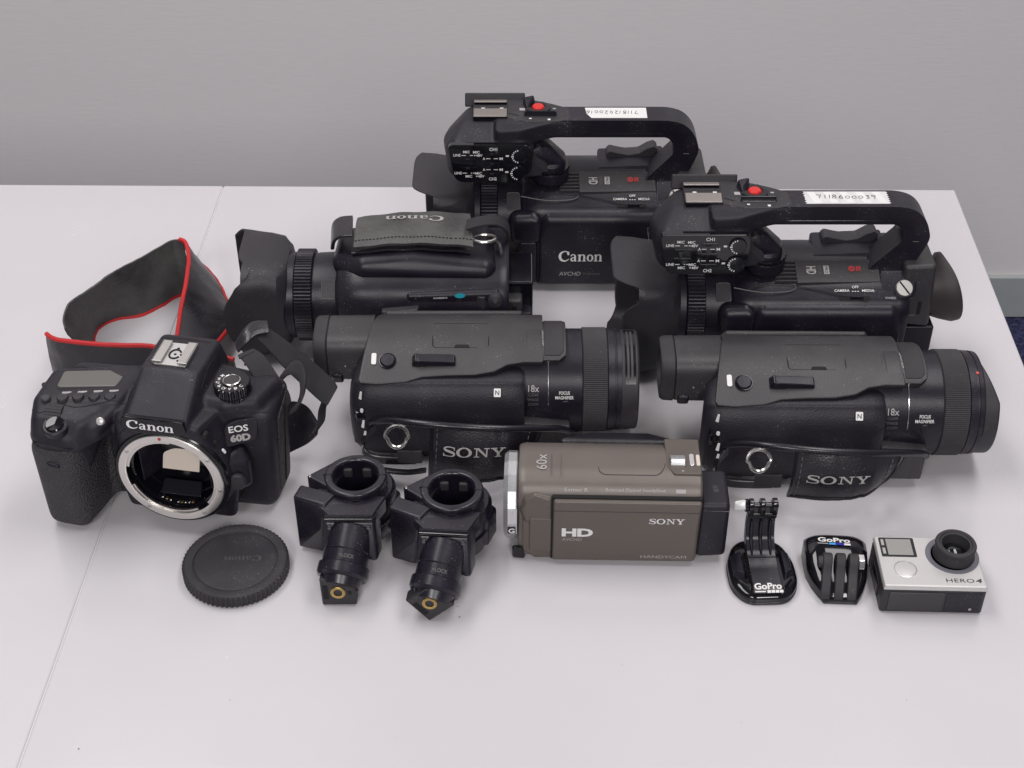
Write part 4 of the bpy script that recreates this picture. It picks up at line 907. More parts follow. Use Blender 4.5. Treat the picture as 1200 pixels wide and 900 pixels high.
    mb = MB(); mb.tube(spline([(12, 45.2, 51.5), (26, 44, 55), (42, 43.3, 57.5), (58, 43, 58.5)], 16), .3, 5); obj('grip_crease', mb, 'inkdim', grip)
    Tt, Nn = [], []
    for j in range(9):
        u = j/8; row, nr = [], []
        for i in range(17):
            e = (i/8-1); x = 1+77*i/16+(3*(u-.5) if i > 13 else 0)
            q = (u-.5)*2
            row.append((x, 55.0-3.2*e*e-4.6*q*q*(1.1 if q > 0 else .8)+.35*math.sin(i*1.3+j), 43+(17.5+.8*e)*q-1.5*e)); nr.append((0, 2.4, .9*q))
        Tt.append(row); Nn.append(nr)
    mb = MB(); mb.slab(Tt, Nn); pad = obj('hand_strap', mb, 'hide' if not upright else 'leather', t, smooth=50)
    off = lambda r, i: tuple(V(Tt[r][i])+V(Nn[r][i]))
    mb = MB(); mb.ribbon([(Tt[8][i][0]-2, Tt[8][i][1]-3.0, Tt[8][i][2]+.6) for i in range(17)], [(Tt[8][i][0]-2, Tt[8][i][1]-4.5, Tt[8][i][2]-14) for i in range(17)], 2); obj('strap_lining', mb, 'leather', pad)
    mb = MB()
    for i in range(16):
        a_, b_ = V(off(7, i)), V(off(7, i+1))
        for k in range(2):
            q0, q1 = a_.lerp(b_, .5*k+.08), a_.lerp(b_, .5*k+.38); mb.tube([tuple(q0+V((0, .12, .3))), tuple(q1+V((0, .12, .3)))], .3, 5)
    obj('stitching', mb, 'void', pad, kind='stuff')
    printed('maker_lettering', script_word(), 39, 7.5, lambda a, b, l: (40-a, 57.55-.0021*(a)**2-.012*(b-4)**2+l, 38+b*1.0), 'inkgrey' if not upright else 'inkdim', pad)
    lo = spline([(0, 54, 56), (-8, 52.5, 55), (-13, 47, 52), (-15, 39, 49)], 14)
    mb = MB(); mb.ribbon(lo, [(x-2, y-.5, z-26) for x, y, z in lo], 2.6); obj('front_loop', mb, 'leather', pad)
    hi = spline([(75, 58, 55), (84, 56.5, 48), (94, 53, 41), (101, 46, 37), (103, 38, 35)], 18)
    mb = MB(); mb.ribbon(hi, [(x, y+.4, z-12) for x, y, z in hi], 2); obj('webbing_strap', mb, 'webbing', pad)
    mb = MB(); mb.tube([(86.5+8.4*math.cos(q)*.9, 50.5+1.2*math.sin(q), 53+6.6*math.sin(q)) for q in [2*math.pi*k/24 for k in range(24)]], 1.15, 8, closed=True); obj('ring', mb, 'steel', pad)
    # rear end
    if upright:
        mb = MB(); mb.hull([(102, -17.5, 84, 3), (117, -17, 84.4, 3), (102, -18.6, 44, 2.5), (119, -18.6, 42, 2.5), (102, 20, 84, 3), (117, 20, 84.4, 3), (102, 20, 42, 3), (119, 20, 42, 3), (117.6, -18.8, 66, 2.4), (102, -18.8, 66, 2.4)], n=16); ev = obj('viewfinder', mb, 'shell', t)
        mb = MB(); mb.rbox(111.6, 114, -21.6, -20.8, 50, 60, .3); obj('viewfinder_slot', mb, 'void', ev)
        mb = MB(); mb.tube([(103, -21.25, 49.4), (110.5, -21.3, 49.2)], .25, 5); obj('viewfinder_mark', mb, 'inkdim', ev)
        mb = MB(); mb.rbox(103, 126, -20, 22, 12, 38.8, 1.6); obj('battery', mb, 'satin', t)
        n2 = 64
        def cup(base, top, r):
            out = []
            for i in range(n2):
                q = 2*math.pi*i/n2; cy, sz_ = math.cos(q), math.sin(q)
                k = (.5+.5*(.57*cy+.82*sz_))**1.4
                g = 1+.16*max(0, .57*cy+.82*sz_)**8*(1 if base[0] > 135 else .3)
                out.append((base[0]*(1-k)+base[1]*k, g*r[0]*cy, 55+g*(r[1] if sz_ > 0 else r[2])*sz_))
            return out
        mb = MB(); mb.loft([cup((117, 117), 0, (15, 18, 17)), cup((121, 120), 0, (15.4, 18.4, 17.6)), cup((126, 122.5), 0, (16, 19, 18.6)), cup((132, 124.5), 0, (17.4, 20.6, 20.6)), cup((140, 126.6), 0, (18.6, 23, 22.4)), cup((144.5, 129), 0, (17.4, 24, 21.4)), cup((144.6, 129.6), 0, (16.2, 23.4, 20)), cup((138, 127.6), 0, (13, 16, 15)), cup((127, 124), 0, (9, 10, 10))])
        obj('eyecup', mb, 'eyerubber', ev, smooth=60)
    else:
        mb = MB(); mb.rbox(102, 119, -20, 22, 25, 63, 1.4); bt = obj('battery', mb, 'gloss', t)
        mb = MB(); mb.tube([(103, 22.0, 62.0), (118.2, 22.0, 62.0), (118.4, 22, 28)], .3, 5); obj('battery_edge', mb, 'inkdim', bt)
        mb = MB(); mb.rbox(100, 112, -8, 14, 60, 72, 2); rb = obj('rear_block', mb, 'shell', t)
        mb = MB(); mb.rbox(105, 108, 2, 9, 71.2, 72.3, .3); obj('rear_slot', mb, 'void', rb)
        mb = MB(); mb.rbox(110, 118.6, -20, 4, 58, 73, 2); obj('viewfinder', mb, 'satin', t)
        mb = MB(); mb.hull([(94, 28, 58, 1.6), (98, 28, 58, 1.6), (94, 22, 64, 1.4), (98, 22, 64, 1.4), (95, 30, 62, 1)]); obj('start_button', mb, 'chrome', t)
        mb = MB(); mb.tube([(96+2*math.cos(q), 35+7*math.sin(q), 46+6*math.cos(q)) for q in [math.pi*k/12-1.2 for k in range(14)]], 1.5, 8); obj('strap_lug', mb, 'shell', t)
    if not handle: return t
    # ---- carrying handle with the sound box
    before = set(t.children)
    mb = MB()
    mb.hull([(-53, -20, 101, 11), (-15, -20, 101, 11), (-54, -20, 112, 11), (-14, -20, 112, 11), (-48, -6, 119, 10), (-12, -6, 119, 10), (-45, 10, 120, 9), (-10, 8, 120, 9), (-49, 18, 104, 11), (-14, 18, 104, 11), (-57, -4, 110, 10), (-55, 8, 108, 10)], n=24)
    mb.prism(round_poly([(-30, 14), (-30, -27), (-12, -26, 6), (0, -19.5, 9), (12, -13.6, 8), (26, -13, 2), (26, 7.4, 2), (10, 11, 6), (-6, 15, 4)], 3), 117.4, 130.6, 'xy')
    hb = obj('sound_box', mb, 'skin', t, remesh=1.0, iters=16)
    mb = MB(); P = round_poly([(-44, 22, 3), (-46, -6, 2), (-24, -8, 2), (-6, -15, 3), (14, -14, 2), (22, -11, 2), (22, 5, 2), (10, 12, 4), (-4, 18, 3)], 2); mb.prism(P, 128.2, 131.2, 'xy'); deck = obj('deck', mb, 'matte', t, bevel=.8)
    mb = MB(); mb.hull([(-51, 19, 126, 1), (-10, 19, 126, 1), (-51, 21.5, 133.6, .9), (-10, 21.5, 133.6, .9), (-51, 23, 126, 1), (-10, 23, 126, 1)]); obj('shoe_cover', mb, 'matte', t)
    mb = MB(); mb.rbox(-45.6, -21.6, -9.4, 14, 129, 131.9, .5); shoe = obj('shoe_plate', mb, 'gloss', t)
    mb = MB(); mb.hull([(-44.8, -8.8, 132, .5), (-22.4, -8.8, 132, .5), (-44.8, -.5, 133.2, .5), (-22.4, -.5, 133.2, .5), (-44.8, -8, 131.5, .4), (-22.4, -8, 131.5, .4)]); obj('shoe_rail', mb, 'shoesteel', shoe)
    mb = MB(); mb.hull([(-44.8, 10.6, 133, .5), (-22.4, 10.6, 133, .5), (-44.8, 13, 133, .5), (-22.4, 13, 133, .5), (-44.8, 12.8, 131.5, .4), (-22.4, 12.8, 131.5, .4)]); obj('shoe_rail', mb, 'shoesteel', shoe)
    for x in (-40, -27):
        mb = MB(); mb.rbox(x, x+2.6, 2, 3.6, 131.8, 132.3, .2); obj('contact', mb, 'ink', shoe)
    mb = MB(); mb.prism([(-20.5, -3), (-14, -6.5), (-13.7, -6.1), (-20.2, -2.6)], 131.2, 131.45, 'xy'); obj('deck_seam', mb, 'void', deck)
    c0 = (0, 4, 0)
    mb = MB(); mb.lathe([(130.8, 8.8), (132.6, 8.6), (133.0, 7.4), (132.8, 5.2), (132.2, 5.0), (132.2, .01)], 'z', c0, 40, cap1=False); rc = obj('record_collar', mb, 'gloss', t, smooth=30)
    mb = MB(); mb.lathe([(131.6, 4.5), (133, 4.3), (133.7, 3.6), (133.9, .01)], 'z', c0, 36, cap1=False); obj('record_button', mb, 'red', rc, smooth=30)
    mb = MB(); mb.hull([(-9.5, 12, 131, 1.2), (-3, 13, 131, 1.2), (-9, 11, 135.4, 1.2), (-4, 12, 136, 1.2), (-7.5, 4, 132, 1.4), (-8, 6, 134, 1.2)]); obj('lock_lever', mb, 'satin', rc)
    mb = MB(); mb.hull([(-9, -6.6, 131.2, .9), (12, -6.6, 131.2, .9), (-9, -5, 133.4, .7), (12, -5, 133.4, .7), (2, -5.6, 131.8, 1), (-9, -4, 131, .8), (12, -4, 131, .8)]); obj('zoom_key', mb, 'gloss', t)
    for x, y, w_, h_, nm in ((-11.2, 3, 3.8, 3.6, 'rec_mark'), (11.4, 4, 2.2, 1.6, 'rec_mark'), (-5.6, -10.6, 1.8, 1.4, 'wide_mark'), (7.4, -12, 1.9, 2.2, 'tele_mark')):
        p = Pen(); p.rect(0, 0, 1, 1); printed(nm, p.out(), w_, h_, lambda a, b, l, x=x, y=y: (x+a, y+b, 131.2+l), 'inkgrey' if nm == 'rec_mark' else 'ink', deck)
    # sound panel
    F = frame((-34.2, -34.6, 109), (1, 0, 0), (0, -1, .10))
    mb = MB(); mb.prism(round_poly([(-28.4, 11.5, 9), (-24, -14, 7), (25.5, -14, 8), (29, 6, 8), (28, 14, 7), (-27, 14, 8)], 7, 7), -5, .5, 'xy', T=F); pn = obj('sound_panel', mb, 'piano', t, bevel=.5)
    T2 = F @ M.Translation((0, 0, .5)); pm = lambda x, y: (lambda a, b, l: tuple(T2 @ V((x+a, y+b, l))))
    for s_, x, y, w_, h_ in (('CH1', 2.9, 10.9, 5.4, 2.3), ('LINE', -22.2, 6.6, 5, 1.9), ('MIC', -15.6, 9.0, 4.6, 1.9), ('MIC', -8.8, 8.8, 4.6, 1.9), ('+48V', -7.6, 6.4, 6, 1.9), ('A', -3.6, 4.0, 1.7, 1.9), ('M', 8.3, 4.0, 2.2, 1.9),
                             ('A', -3.6, -4.2, 1.7, 1.9), ('M', 8.3, -4.2, 2.2, 1.9), ('LINE', -21.6, -6.8, 5, 1.9), ('MIC', -14.2, -9.2, 4.6, 1.9), ('MIC', -7.4, -7, 4.6, 1.9), ('+48V', -6.4, -9.2, 6, 1.9), ('CH2', 2.4, -11.2, 5.4, 2.3)):
        word('panel_lettering', s_, w_, h_, pm(x, y), 'ink', pn, .02)
    for x, y, w_ in ((-17.6, 6.4, 3), (-13, 6.4, .7), (-12, 6.4, 1.6), (-.6, 4, 3), (4.6, 4, 3), (-.6, -4.2, 3), (4.6, -4.2, 3), (-17, -6.8, 3), (-12.4, -6.8, .8), (-10.6, -6.8, 1.4)):
        p = Pen(); p.rect(0, 0, 1, 1); printed('panel_dash', p.out(), w_, .5, pm(x, y), 'ink', pn)
    for x, y in ((12.6, 6), (12.2, -6)):
        p = Pen(); p.rect(0, 0, 1, 1); printed('panel_dash', p.out(), 2.2, 1.2, pm(x, y), 'ink', pn)
    for cx, cy in ((20.5, 6.2), (19.8, -6.4)):
        mb = MB(); mb.lathe([(-.5, 5.8), (1.2, 5.6), (1.5, 5.2), (1.55, .01)], 'z', (cx, cy, 0), 36, cap1=False, T=T2); dial = obj('level_dial', mb, 'gloss', pn, smooth=30)
        for k in range(9):
            a = R(100+20*k); p = Pen(); p.rect(0, 0, 1, 1); big = k == 4
            printed('dial_tick', p.out(), 1.0 if not big else 1.6, .75 if not big else 1.0, lambda a_, b_, l, a=a, cx=cx, cy=cy: tuple(T2 @ V((cx+4.4*math.cos(a)+a_*math.cos(a)-b_*math.sin(a), cy+4.4*math.sin(a)+a_*math.sin(a)+b_*math.cos(a), 1.6+l))), 'ink', dial)
    for k, (x, y) in enumerate(((-14, 3.2), (-14, -3.2), (2.6, 7.2), (2.6, -7.6), (2.6, 0))):
        mb = MB(); mb.rbox(x-5.4, x+5.4, y-1.1, y+1.1, -.2, .35, .3, T=T2); sw = obj('panel_switch', mb, 'gloss', pn)
        mb = MB(); mb.rbox(x-2, x+.6, y-.9, y+.9, .2, 1.1, .3, T=T2); obj('switch_knob', mb, 'satin', sw)
    word('front_lettering', script_word and 'Canon', 14, 3.2, flat((-67.4, -6, 106), (0, -1, 0), (-1, 0, .1)), 'inkgrey', hb)
    for o_ in set(t.children)-before: o_.location.z -= 3.4*S
    # clamp knob below the box
    mb = MB(); mb.lathe([(80, 12.6), (88, 13), (89.5, 12), (90, 10.5), (94, 10.5)], 'z', (9.4, -10, 0), 56)
    mb.hull([(2, -14, 96, 5), (14, -13, 95, 5), (15, -5, 95, 5), (2, 2, 96, 5), (-4, -16, 104, 5), (6, -10, 102.5, 5), (4, 0, 103, 5), (-6, 2, 106, 5)], n=20)
    obj('mount_foot', mb, 'satin', t, remesh=.9, iters=5)
    mb = MB(); mb.lathe([(88.6, 13.0), (90, 13.5), (91.6, 13.0)], 'z', (9.4, -10, 0), 60, rad=lambda i, q: -.5*(i % 3 == 0)); obj('mount_ring', mb, 'gloss', t)
    mb = MB(); mb.hull([(-8, -20, 90, 3), (6, -18, 90, 3), (-8, -20, 104, 3), (0, -16, 106, 3), (-8, 8, 90, 3), (6, 8, 90, 3), (-8, 8, 106, 3)]); obj('mount_block', mb, 'matte', t)
    mb = MB(); mb.tube(spline([(-12, -27, 75), (6, -29, 72.8), (24, -27.6, 72.6), (29, -25, 74)], 16), .4, 6); obj('mount_edge', mb, 'inkdim', body)
    # bar and rear leg
    prf = [(4, 127.6), (92, 127.6, 6), (102.6, 124.4, 8), (110, 116, 8), (113.8, 104, 7), (111.6, 97, 5), (104.6, 80.4, 1), (77, 80.4, 1), (95.8, 101.5, 3), (95.4, 108.6, 5), (91, 114.2, 6), (4, 114.2)]
    mb = MB(); mb.prism(round_poly(prf, 1, 7), -13, 7.5, 'xz'); hd = obj('handle', mb, 'satin', t, bevel=1.3, seg=3)
    mb = MB(); mb.tube([(14, -13.05, 117.2), (86, -13.05, 117.2), (93, -13.05, 113)], .22, 5); obj('handle_seam', mb, 'gloss', hd)
    mb = MB(); mb.rbox(102.6, 106.6, -13.35, -12.9, 101.2, 101.7, .1); obj('handle_mark', mb, 'inkdim', hd)
    mb = MB(); mb.hull([(86, -15, 78.6, 2), (108, -15, 78.6, 2), (86, -24, 70, 3), (104, -24.5, 68, 3), (86, 12, 78.6, 2), (108, 12, 78.6, 2), (94, -25, 64, 4), (86, 10, 66, 2), (108, 10, 66, 2)], n=16); ftt = obj('handle_foot', mb, 'satin', t)
    F = frame((98.6, -26.0, 73.6), (1, 0, .02), (0, -.70, .71))
    mb = MB(); mb.lathe([(-5, 5.6), (2.2, 5.6), (2.7, 5.1), (2.75, .01)], 'z', n=40, cap1=False, T=F); scw = obj('screw', mb, 'dullsteel', ftt, smooth=30)
    mb = MB(); mb.box(-5, 5, -.55, .55, 2.3, 2.82, T=F @ M.Rotation(R(-55), 4, 'Z')); obj('screw_slot', mb, 'void', scw)
    # written label on the bar
    txt, x0, x1, mt, flip, tx, tw = handle
    y0, y1 = -9.6, 5.4
    if mt == 'tape':
        L_ = [(x0+(.9 if k % 2 else 0)+.3*math.sin(k*2.3), y0+(y1-y0)*k/12) for k in range(13)]; Rr = [(x1+(.9 if k % 2 else 0)+.3*math.sin(k*3.1), y1-(y1-y0)*k/12) for k in range(13)]; P = L_[::-1]+Rr[::-1]
        P = [(p[0], p[1]) for p in P]
    else: P = [(x0+4, y0), (x1, y0), (x1, y1), (x0, y1), (x0+1, y0+6)]
    mb = MB(); mb.prism(P, 127.5, 127.82, 'xy'); lb = obj('paper_label', mb, mt, hd)
    if mt == 'tape':
        for k in range(5):
            xa = x0+6+k*10.4; p = Pen(); p.quad((xa, y0+.8), (xa+5, y0+.8), (xa+1.4, y1-.5), (xa-3.6, y1-.5))
            vs, fs = p.out(); mb = MB(); mb.add([(a, b, 127.86) for a, b in vs], fs); obj('tape_stripe', mb, 'paper', lb, recalc=False)
    sgn = -1 if flip else 1
    printed('handwriting', scribble(txt), tw, 5.4, lambda a, b, l: (tx+sgn*a, -1.4+sgn*b, 127.9+l), 'pen', lb)
    return t
hooded_camcorder('black handled camcorder farthest back, with a plain white written label on its handle', (18.4, 941, 0), handle=('711812420016', 33, 76, 'paper', True, 52, 36))
hooded_camcorder('black handled camcorder at right with striped tape label and rubber eyecup', (156, 826, 0), handle=('7118600039', 31, 84.5, 'tape', False, 58, 38))
hooded_camcorder('black camcorder lying on its side without handle, leather strap uppermost', (-105, 887, 40), rx=90, upright=False)

# ------------------------------------------------------------------ reflex camera body without lens, with its neck strap
DO, DR = (-198, 647, 0), -10
t = thing('reflex_camera', 'black reflex camera without lens, open silver mount facing out and red edged strap behind', 'camera', DO, DR)
def bake(o):
    dg = bpy.context.evaluated_depsgraph_get(); me = bpy.data.meshes.new_from_object(o.evaluated_get(dg), depsgraph=dg)
    o.modifiers.clear(); o.data = me
    for p_ in me.polygons: p_.use_smooth = True
mb = MB()
mb.hull([(-70, 28, 10, 6), (44, 34, 11, 8), (-70, 56, 10, 6), (44, 55, 11, 8), (-72, 28, 72, 8), (49, 32, 74, 7.5), (-70, 52, 74, 6), (49, 54, 76, 7.5), (30, 30, 14, 6), (30, 26, 70, 6)], n=20)
mb.hull([(8, 27, 83.5, 6), (44, 32, 82.5, 6), (48.5, 50, 81.5, 6), (8, 54, 84, 6), (30, 25.5, 83.5, 6), (30, 28, 66, 7), (49, 34, 68, 7), (22, 48, 84.2, 6)], n=16)
mb.hull([(-77, 12, 81, 5.5), (-34, 14, 83, 5), (-76, 34, 83, 5), (-30, 44, 84.5, 5), (-74, 4, 75, 6), (-44, 4, 74, 6), (-78, 36, 60, 5), (-30, 50, 60, 5), (-80, 26, 75, 4)], n=16)
mb.hull([(-74, 1, 76.5, 6), (-50, 2, 76.5, 6), (-77, 12, 81, 5.5), (-36, 15, 82.4, 5), (-73, -2, 70, 7), (-54, -2, 68, 7), (-36, 14, 70, 5)], n=16)
mb.hull([(-71.5, 0, 69, 9), (-58, -1, 68, 9), (-75, 14, 72, 9), (-50, 14, 70, 9), (-70, 2, 40, 8.5), (-60, 0, 40, 8.5)], n=20)
mb.lathe([(2.5, 33.6), (4.5, 34.6), (30, 36.5)], 'y', (0, 0, 45), 64)
mb.hull([(-26, 5, 80, 4), (18, 5, 80, 4), (-30, 22, 80, 4), (24, 22, 80, 4), (-36, 14, 40, 4), (33, 14, 40, 4), (-32, 14, 12, 4), (28, 14, 12, 4), (-25, 7, 60, 4), (25, 7, 60, 4)], n=16)
mb.hull([(-20.5, 3, 84, 3.4), (12, 3, 84, 3.4), (-22.5, 3.4, 80, 3), (14, 3.4, 80, 3), (-18.5, 30, 98, 3.6), (11, 30, 98, 3.6), (-17, 60, 98.5, 4), (12.5, 60, 98.5, 4), (-20, 64, 84, 4), (14.5, 64, 84, 4), (-24, 50, 80, 4), (16, 50, 80, 4), (-25, 22, 80, 4), (16, 22, 80, 4)], n=16)
body = obj('body', mb, 'skin', t, remesh=1.0, iters=7)
bpy.context.view_layer.update(); bake(body)
mb = MB(); mb.lathe([(-8, 26.9), (25, 26.9)], 'y', (0, 0, 45), 72); cut = obj('cutter', mb, 'void', t)
bo = body.modifiers.new('throat', 'BOOLEAN'); bo.operation = 'DIFFERENCE'; bo.solver = 'EXACT'; bo.object = cut
bpy.context.view_layer.update(); bake(body)
bpy.data.objects.remove(cut)
from mathutils.bvhtree import BVHTree
bvh = BVHTree.FromPolygons([v.co.copy() for v in body.data.vertices], [tuple(p_.vertices) for p_ in body.data.polygons])
def seam(pts, d, n=40, r=.28, m_='void'):
    P = []
    for p in spline(pts, n):
        h = bvh.ray_cast(V(p)*S, V(d))
        if h[0] is not None: P.append(tuple(h[0]/S))
    if len(P) > 3:
        mb = MB(); mb.tube(P, r, 6); obj('seam', mb, m_, body)
seam([(17, -40, 79), (26, -40, 81.5), (36, -40, 81.5), (50, -40, 79.5), (60, -40, 78.5)], (0, 1, 0))
seam([(-22, -40, 79.5), (-28, -40, 72), (-33.5, -40, 60), (-34.5, -40, 46)], (0, 1, 0))
seam([(-80, 50, 130), (-60, 49, 130), (-40, 47.5, 130), (-27, 44, 130)], (0, 0, -1))
seam([(-83, 7.5, 130), (-74, 1, 130), (-64, -1.5+9, 130), (-54, 7, 130), (-40, 11, 130), (-28, 15, 130)], (0, 0, -1))
seam([(-19, 57.5, 130), (-4, 58.4, 130), (12, 57.5, 130)], (0, 0, -1))
seam([(16, 26, 130), (15.5, 40, 130), (16.5, 54, 130)], (0, 0, -1))
seam([(29, 0, 34), (32, 0, 22), (36, 0, 14)], (0, 1, 0))
# grip rubber
mb = MB(); mb.hull([(-72.5, -1.6, 60, 9), (-59, -2.6, 60, 9), (-76, 16, 62, 9), (-54, 16, 60, 9), (-73.5, 0, 9, 8), (-61, -1, 9, 8), (-74, 22, 9, 8), (-57, 22, 9, 8), (-71.5, -3.5, 36, 8), (-60.5, -4, 36, 8)], n=20)
mb.hull([(-74, 20, 10, 7), (-54, 24, 10, 6), (-74, 20, 58, 7), (-48, 22, 64, 5), (-74, 40, 10, 7), (-74, 40, 58, 7), (-48, 24, 12, 5)], n=16)
grip = obj('grip', mb, 'gripskin', t, remesh=1.1, iters=7)
mb = MB(); mb.tube(spline([(-83.6, 12, 69.5), (-80.6, -2, 68.4), (-72, -10.8, 67.4), (-58, -11.4, 66.8), (-50, -5, 67), (-45.5, 6, 70)], 26), .5, 6); obj('grip_seam', mb, 'void', grip)
mb = MB(); mb.hull([(-68, -11.0, 55, 1.6), (-63, -11.4, 54.6, 1.6)]); obj('remote_window', mb, 'satin', grip)
mb = MB(); mb.hull([(51.4, 36, 13, 1.5), (50.6, 52, 13, 1.5), (56, 35, 70, 1.5), (55.6, 52, 76, 1.5), (46, 58, 13, 1.5), (48, 58, 74, 1.5)]); pc = obj('port_cover', mb, 'gripskin', t)
mb = MB(); mb.tube([(52.8, 45, 13), (57.4, 45, 73)], .35, 5); obj('cover_seam', mb, 'void', pc)
# throat and mirror
mb = MB(); mb.lathe([(.6, 26.8), (6, 26.4), (6.2, 25.2), (15, 24.6), (15.2, 23.6), (22, 22.6), (22.1, .01)], 'y', (0, 0, 45), 72, cap0=False, cap1=False); th = obj('throat', mb, 'gloss', t, smooth=30)
for sx in (-1, 1):
    mb = MB(); mb.hull([(sx*21, 8, 34, .5), (sx*21, 8, 58, .5), (sx*14.5, 21.5, 34, .5), (sx*14.5, 21.5, 60, .5), (sx*22, 21, 34, .5), (sx*22, 21, 58, .5)]); obj('mirror_wall', mb, 'satin', th)
F = frame((1.8, 13.6, 48.6), (1, 0, 0), (0, -.90, .43))
mb = MB(); mb.prism(round_poly([(-11.2, -6.8, .4), (11.2, -6.8, .4), (11.2, 3.6, .4), (9.4, 6.2, 2), (-5, 6.0, 3), (-11.2, 2.6, 2)], .5), -.8, 0, 'xy', T=F); mr = obj('mirror', mb, 'screen', th)  # focusing screen's reflection is painted on as plain beige
mb = MB(); mb.hull([(-12, 12, 27, .8), (12, 12, 27, .8), (-12, 9, 25, .8), (12, 9, 25, .8), (-11, 15, 30, .8), (11, 15, 30, .8)]); obj('mirror_rest', mb, 'gloss', th)
for k in range(8):
    x = -11+(k+(1 if k > 2 else 0))*2.3
    mb = MB(); mb.rbox(x, x+1.5, 5.2, 7.4, 45-math.sqrt(25.2**2-x*x)+.9, 45-math.sqrt(25.2**2-x*x)+1.9, .3); obj('contact_pin', mb, 'brass' if k % 3 == 1 else 'chrome', th)
# mount ring
mb = MB(); mb.lathe([(4.5, 34.5), (1.6, 34.3), (.9, 33.6), (.9, 31.8)], 'y', (0, 0, 45), 96, cap0=False, cap1=False); col = obj('mount_collar', mb, 'gloss', t, smooth=40)
mb = MB(); mb.lathe([(3, 32.0), (.1, 32.0), (-.35, 31.6), (-.45, 27.8), (-.1, 27.1), (4, 27.0)], 'y', (0, 0, 45), 112, close=True); mt = obj('mount_ring', mb, 'mountsteel', t, smooth=30)
for a0, a1 in ((200, 300), (320, 405), (85, 170)):
    P = [[((27.1-d)*math.cos(R(a0+(a1-a0)*j/20)), .7, 45+(27.1-d)*math.sin(R(a0+(a1-a0)*j/20))) for d in (0, 1.6)] for j in range(21)]
    mb = MB(); mb.slab(P, [[(0, 1.5, 0)]*2]*21); obj('bayonet_tab', mb, 'mountsteel', mt)
for a in (95, 35, -10, -55, -125, 145):
    x, z = 29.6*math.cos(R(a)), 45+29.6*math.sin(R(a))
    if a == 95:
        mb = MB(); mb.lathe([(-.7, .9), (0, 1.0)], 'y', (x, 0, z), 16); obj('index_dot', mb, 'redink', mt); continue
    mb = MB(); mb.lathe([(-.55, 1.55), (-.3, 1.7)], 'y', (x, 0, z), 20); s_ = obj('screw', mb, 'steel', mt, smooth=30)
    mb = MB(); mb.rbox(x-.9, x+.9, -.62, -.5, z-.2, z+.2, .05); mb2 = MB(); obj('screw_slot', mb, 'void', s_)
# name plate
F = frame((-3.4, -.9, 84), (1, 0, 0), (0, -1, .18))
mb = MB(); mb.prism(round_poly([(-19.5, 4.6, 2), (-21, -2.6, 3), (-10, -5.4, 6), (8, -5.4, 6), (18.6, -2.6, 3), (16.6, 4.6, 2)], 3), -5, .3, 'xy', T=F); npl = obj('name_plate', mb, 'gloss', t, bevel=.6)
printed('maker_lettering', script_word(), 28, 5.6, lambda a, b, l: tuple(F @ V((a-3, b+.2, .32+l))), 'ink', npl)
for x in (-25, 24):
    mb = MB(); mb.lathe([(-1, 1.5), (3, 1.5)], 'y', (x, 2.4, 78.6), 18); obj('plate_screw', mb, 'void', t)
mb = MB(); mb.tube([(-22, .6, 88.4), (-3, -.3, 89.2), (13, .6, 88.4)], .4, 6); obj('flash_seam', mb, 'void', npl)
# model name on the right shoulder
un = V((.93, .36, .02)); nn = V((.36, -.92, .2))
F = frame((38.6, 19.4, 69.2), un, nn)
mb = MB(); mb.prism(round_poly([(-9.5, -8.5, 2), (8.5, -6, 2), (11, 8, 3), (-2, 8.4, 4), (-9, 5, 3)], 2), -4, .2, 'xy', T=F); mp_ = obj('model_plate', mb, 'skin', t, bevel=.4)
word('model_lettering', 'EOS', 11.2, 4.2, lambda a, b, l: tuple(F @ V((a-1, b+2.9, .25+l))), 'ink', mp_, .02)
word('model_lettering', '60D', 11.6, 4.8, lambda a, b, l: tuple(F @ V((a-.6, b-3.0, .25+l))), 'inkgrey', mp_, .05)
mb = MB(); mb.tube(spline([(28.5, 18.6, 57.5), (34, 19.4, 59.6), (41, 22.2, 61), (48, 26, 62)], 14), .28, 5); obj('shoulder_line', mb, 'inkgrey', mp_)
mb = MB(); mb.hull([(31, 11, 51, 4.5), (38, 17, 50, 5), (32, 11, 38, 5), (38, 17, 36, 5), (36, 20, 55, 4), (31, 16, 30, 3)], n=20); rb = obj('release_housing', mb, 'satin', t)
mb = MB(); mb.lathe([(0, 5.6), (2, 5.5), (3, 4.6), (3.2, .01)], 'z', n=32, cap1=False, T=frame((36.6, 8.6, 41.2), (1, 0, 0), (.25, -.95, .1))); obj('lens_release', mb, 'matte', rb)
mb = MB(); mb.hull([(30.2, 10, 62.6, 1.0), (31.0, 10.2, 61, 1.0)]); obj('mount_mark', mb, 'ink', t)
mb = MB(); mb.hull([(27, 8, 70, 1.4), (27.4, 8, 69, 1.4)]); obj('lamp_hole', mb, 'void', t)
# hot shoe
mb = MB(); mb.rbox(-16, 9, 28, 57, 98, 101.6, 1.5); sb = obj('shoe_base', mb, 'matte', t)
mb = MB(); mb.prism(round_poly([(-14.6, 33), (5.0, 33), (5.0, 54), (-14.6, 54)], .8), 101.5, 102.6, 'xy'); hs = obj('shoe_plate', mb, 'silverplastic', t, bevel=.3)
for x0, x1 in ((-15.4, -9.6), (0, 5.8)):
    mb = MB(); mb.rbox(x0, x1, 33, 53.4, 103.5, 104.6, .4); mb.rbox(x0 if x0 < -12 else x1-1, x0+1 if x0 < -12 else x1, 33, 53.4, 102, 104.6, .3); obj('shoe_rail', mb, 'dullsteel', hs)
mb = MB(); mb.tube([(-4.8+3.3*math.cos(R(a)), 43+4.2*math.sin(R(a)), 102.75) for a in range(30, 335, 15)], .6, 6); obj('contact_ring', mb, 'void', hs)
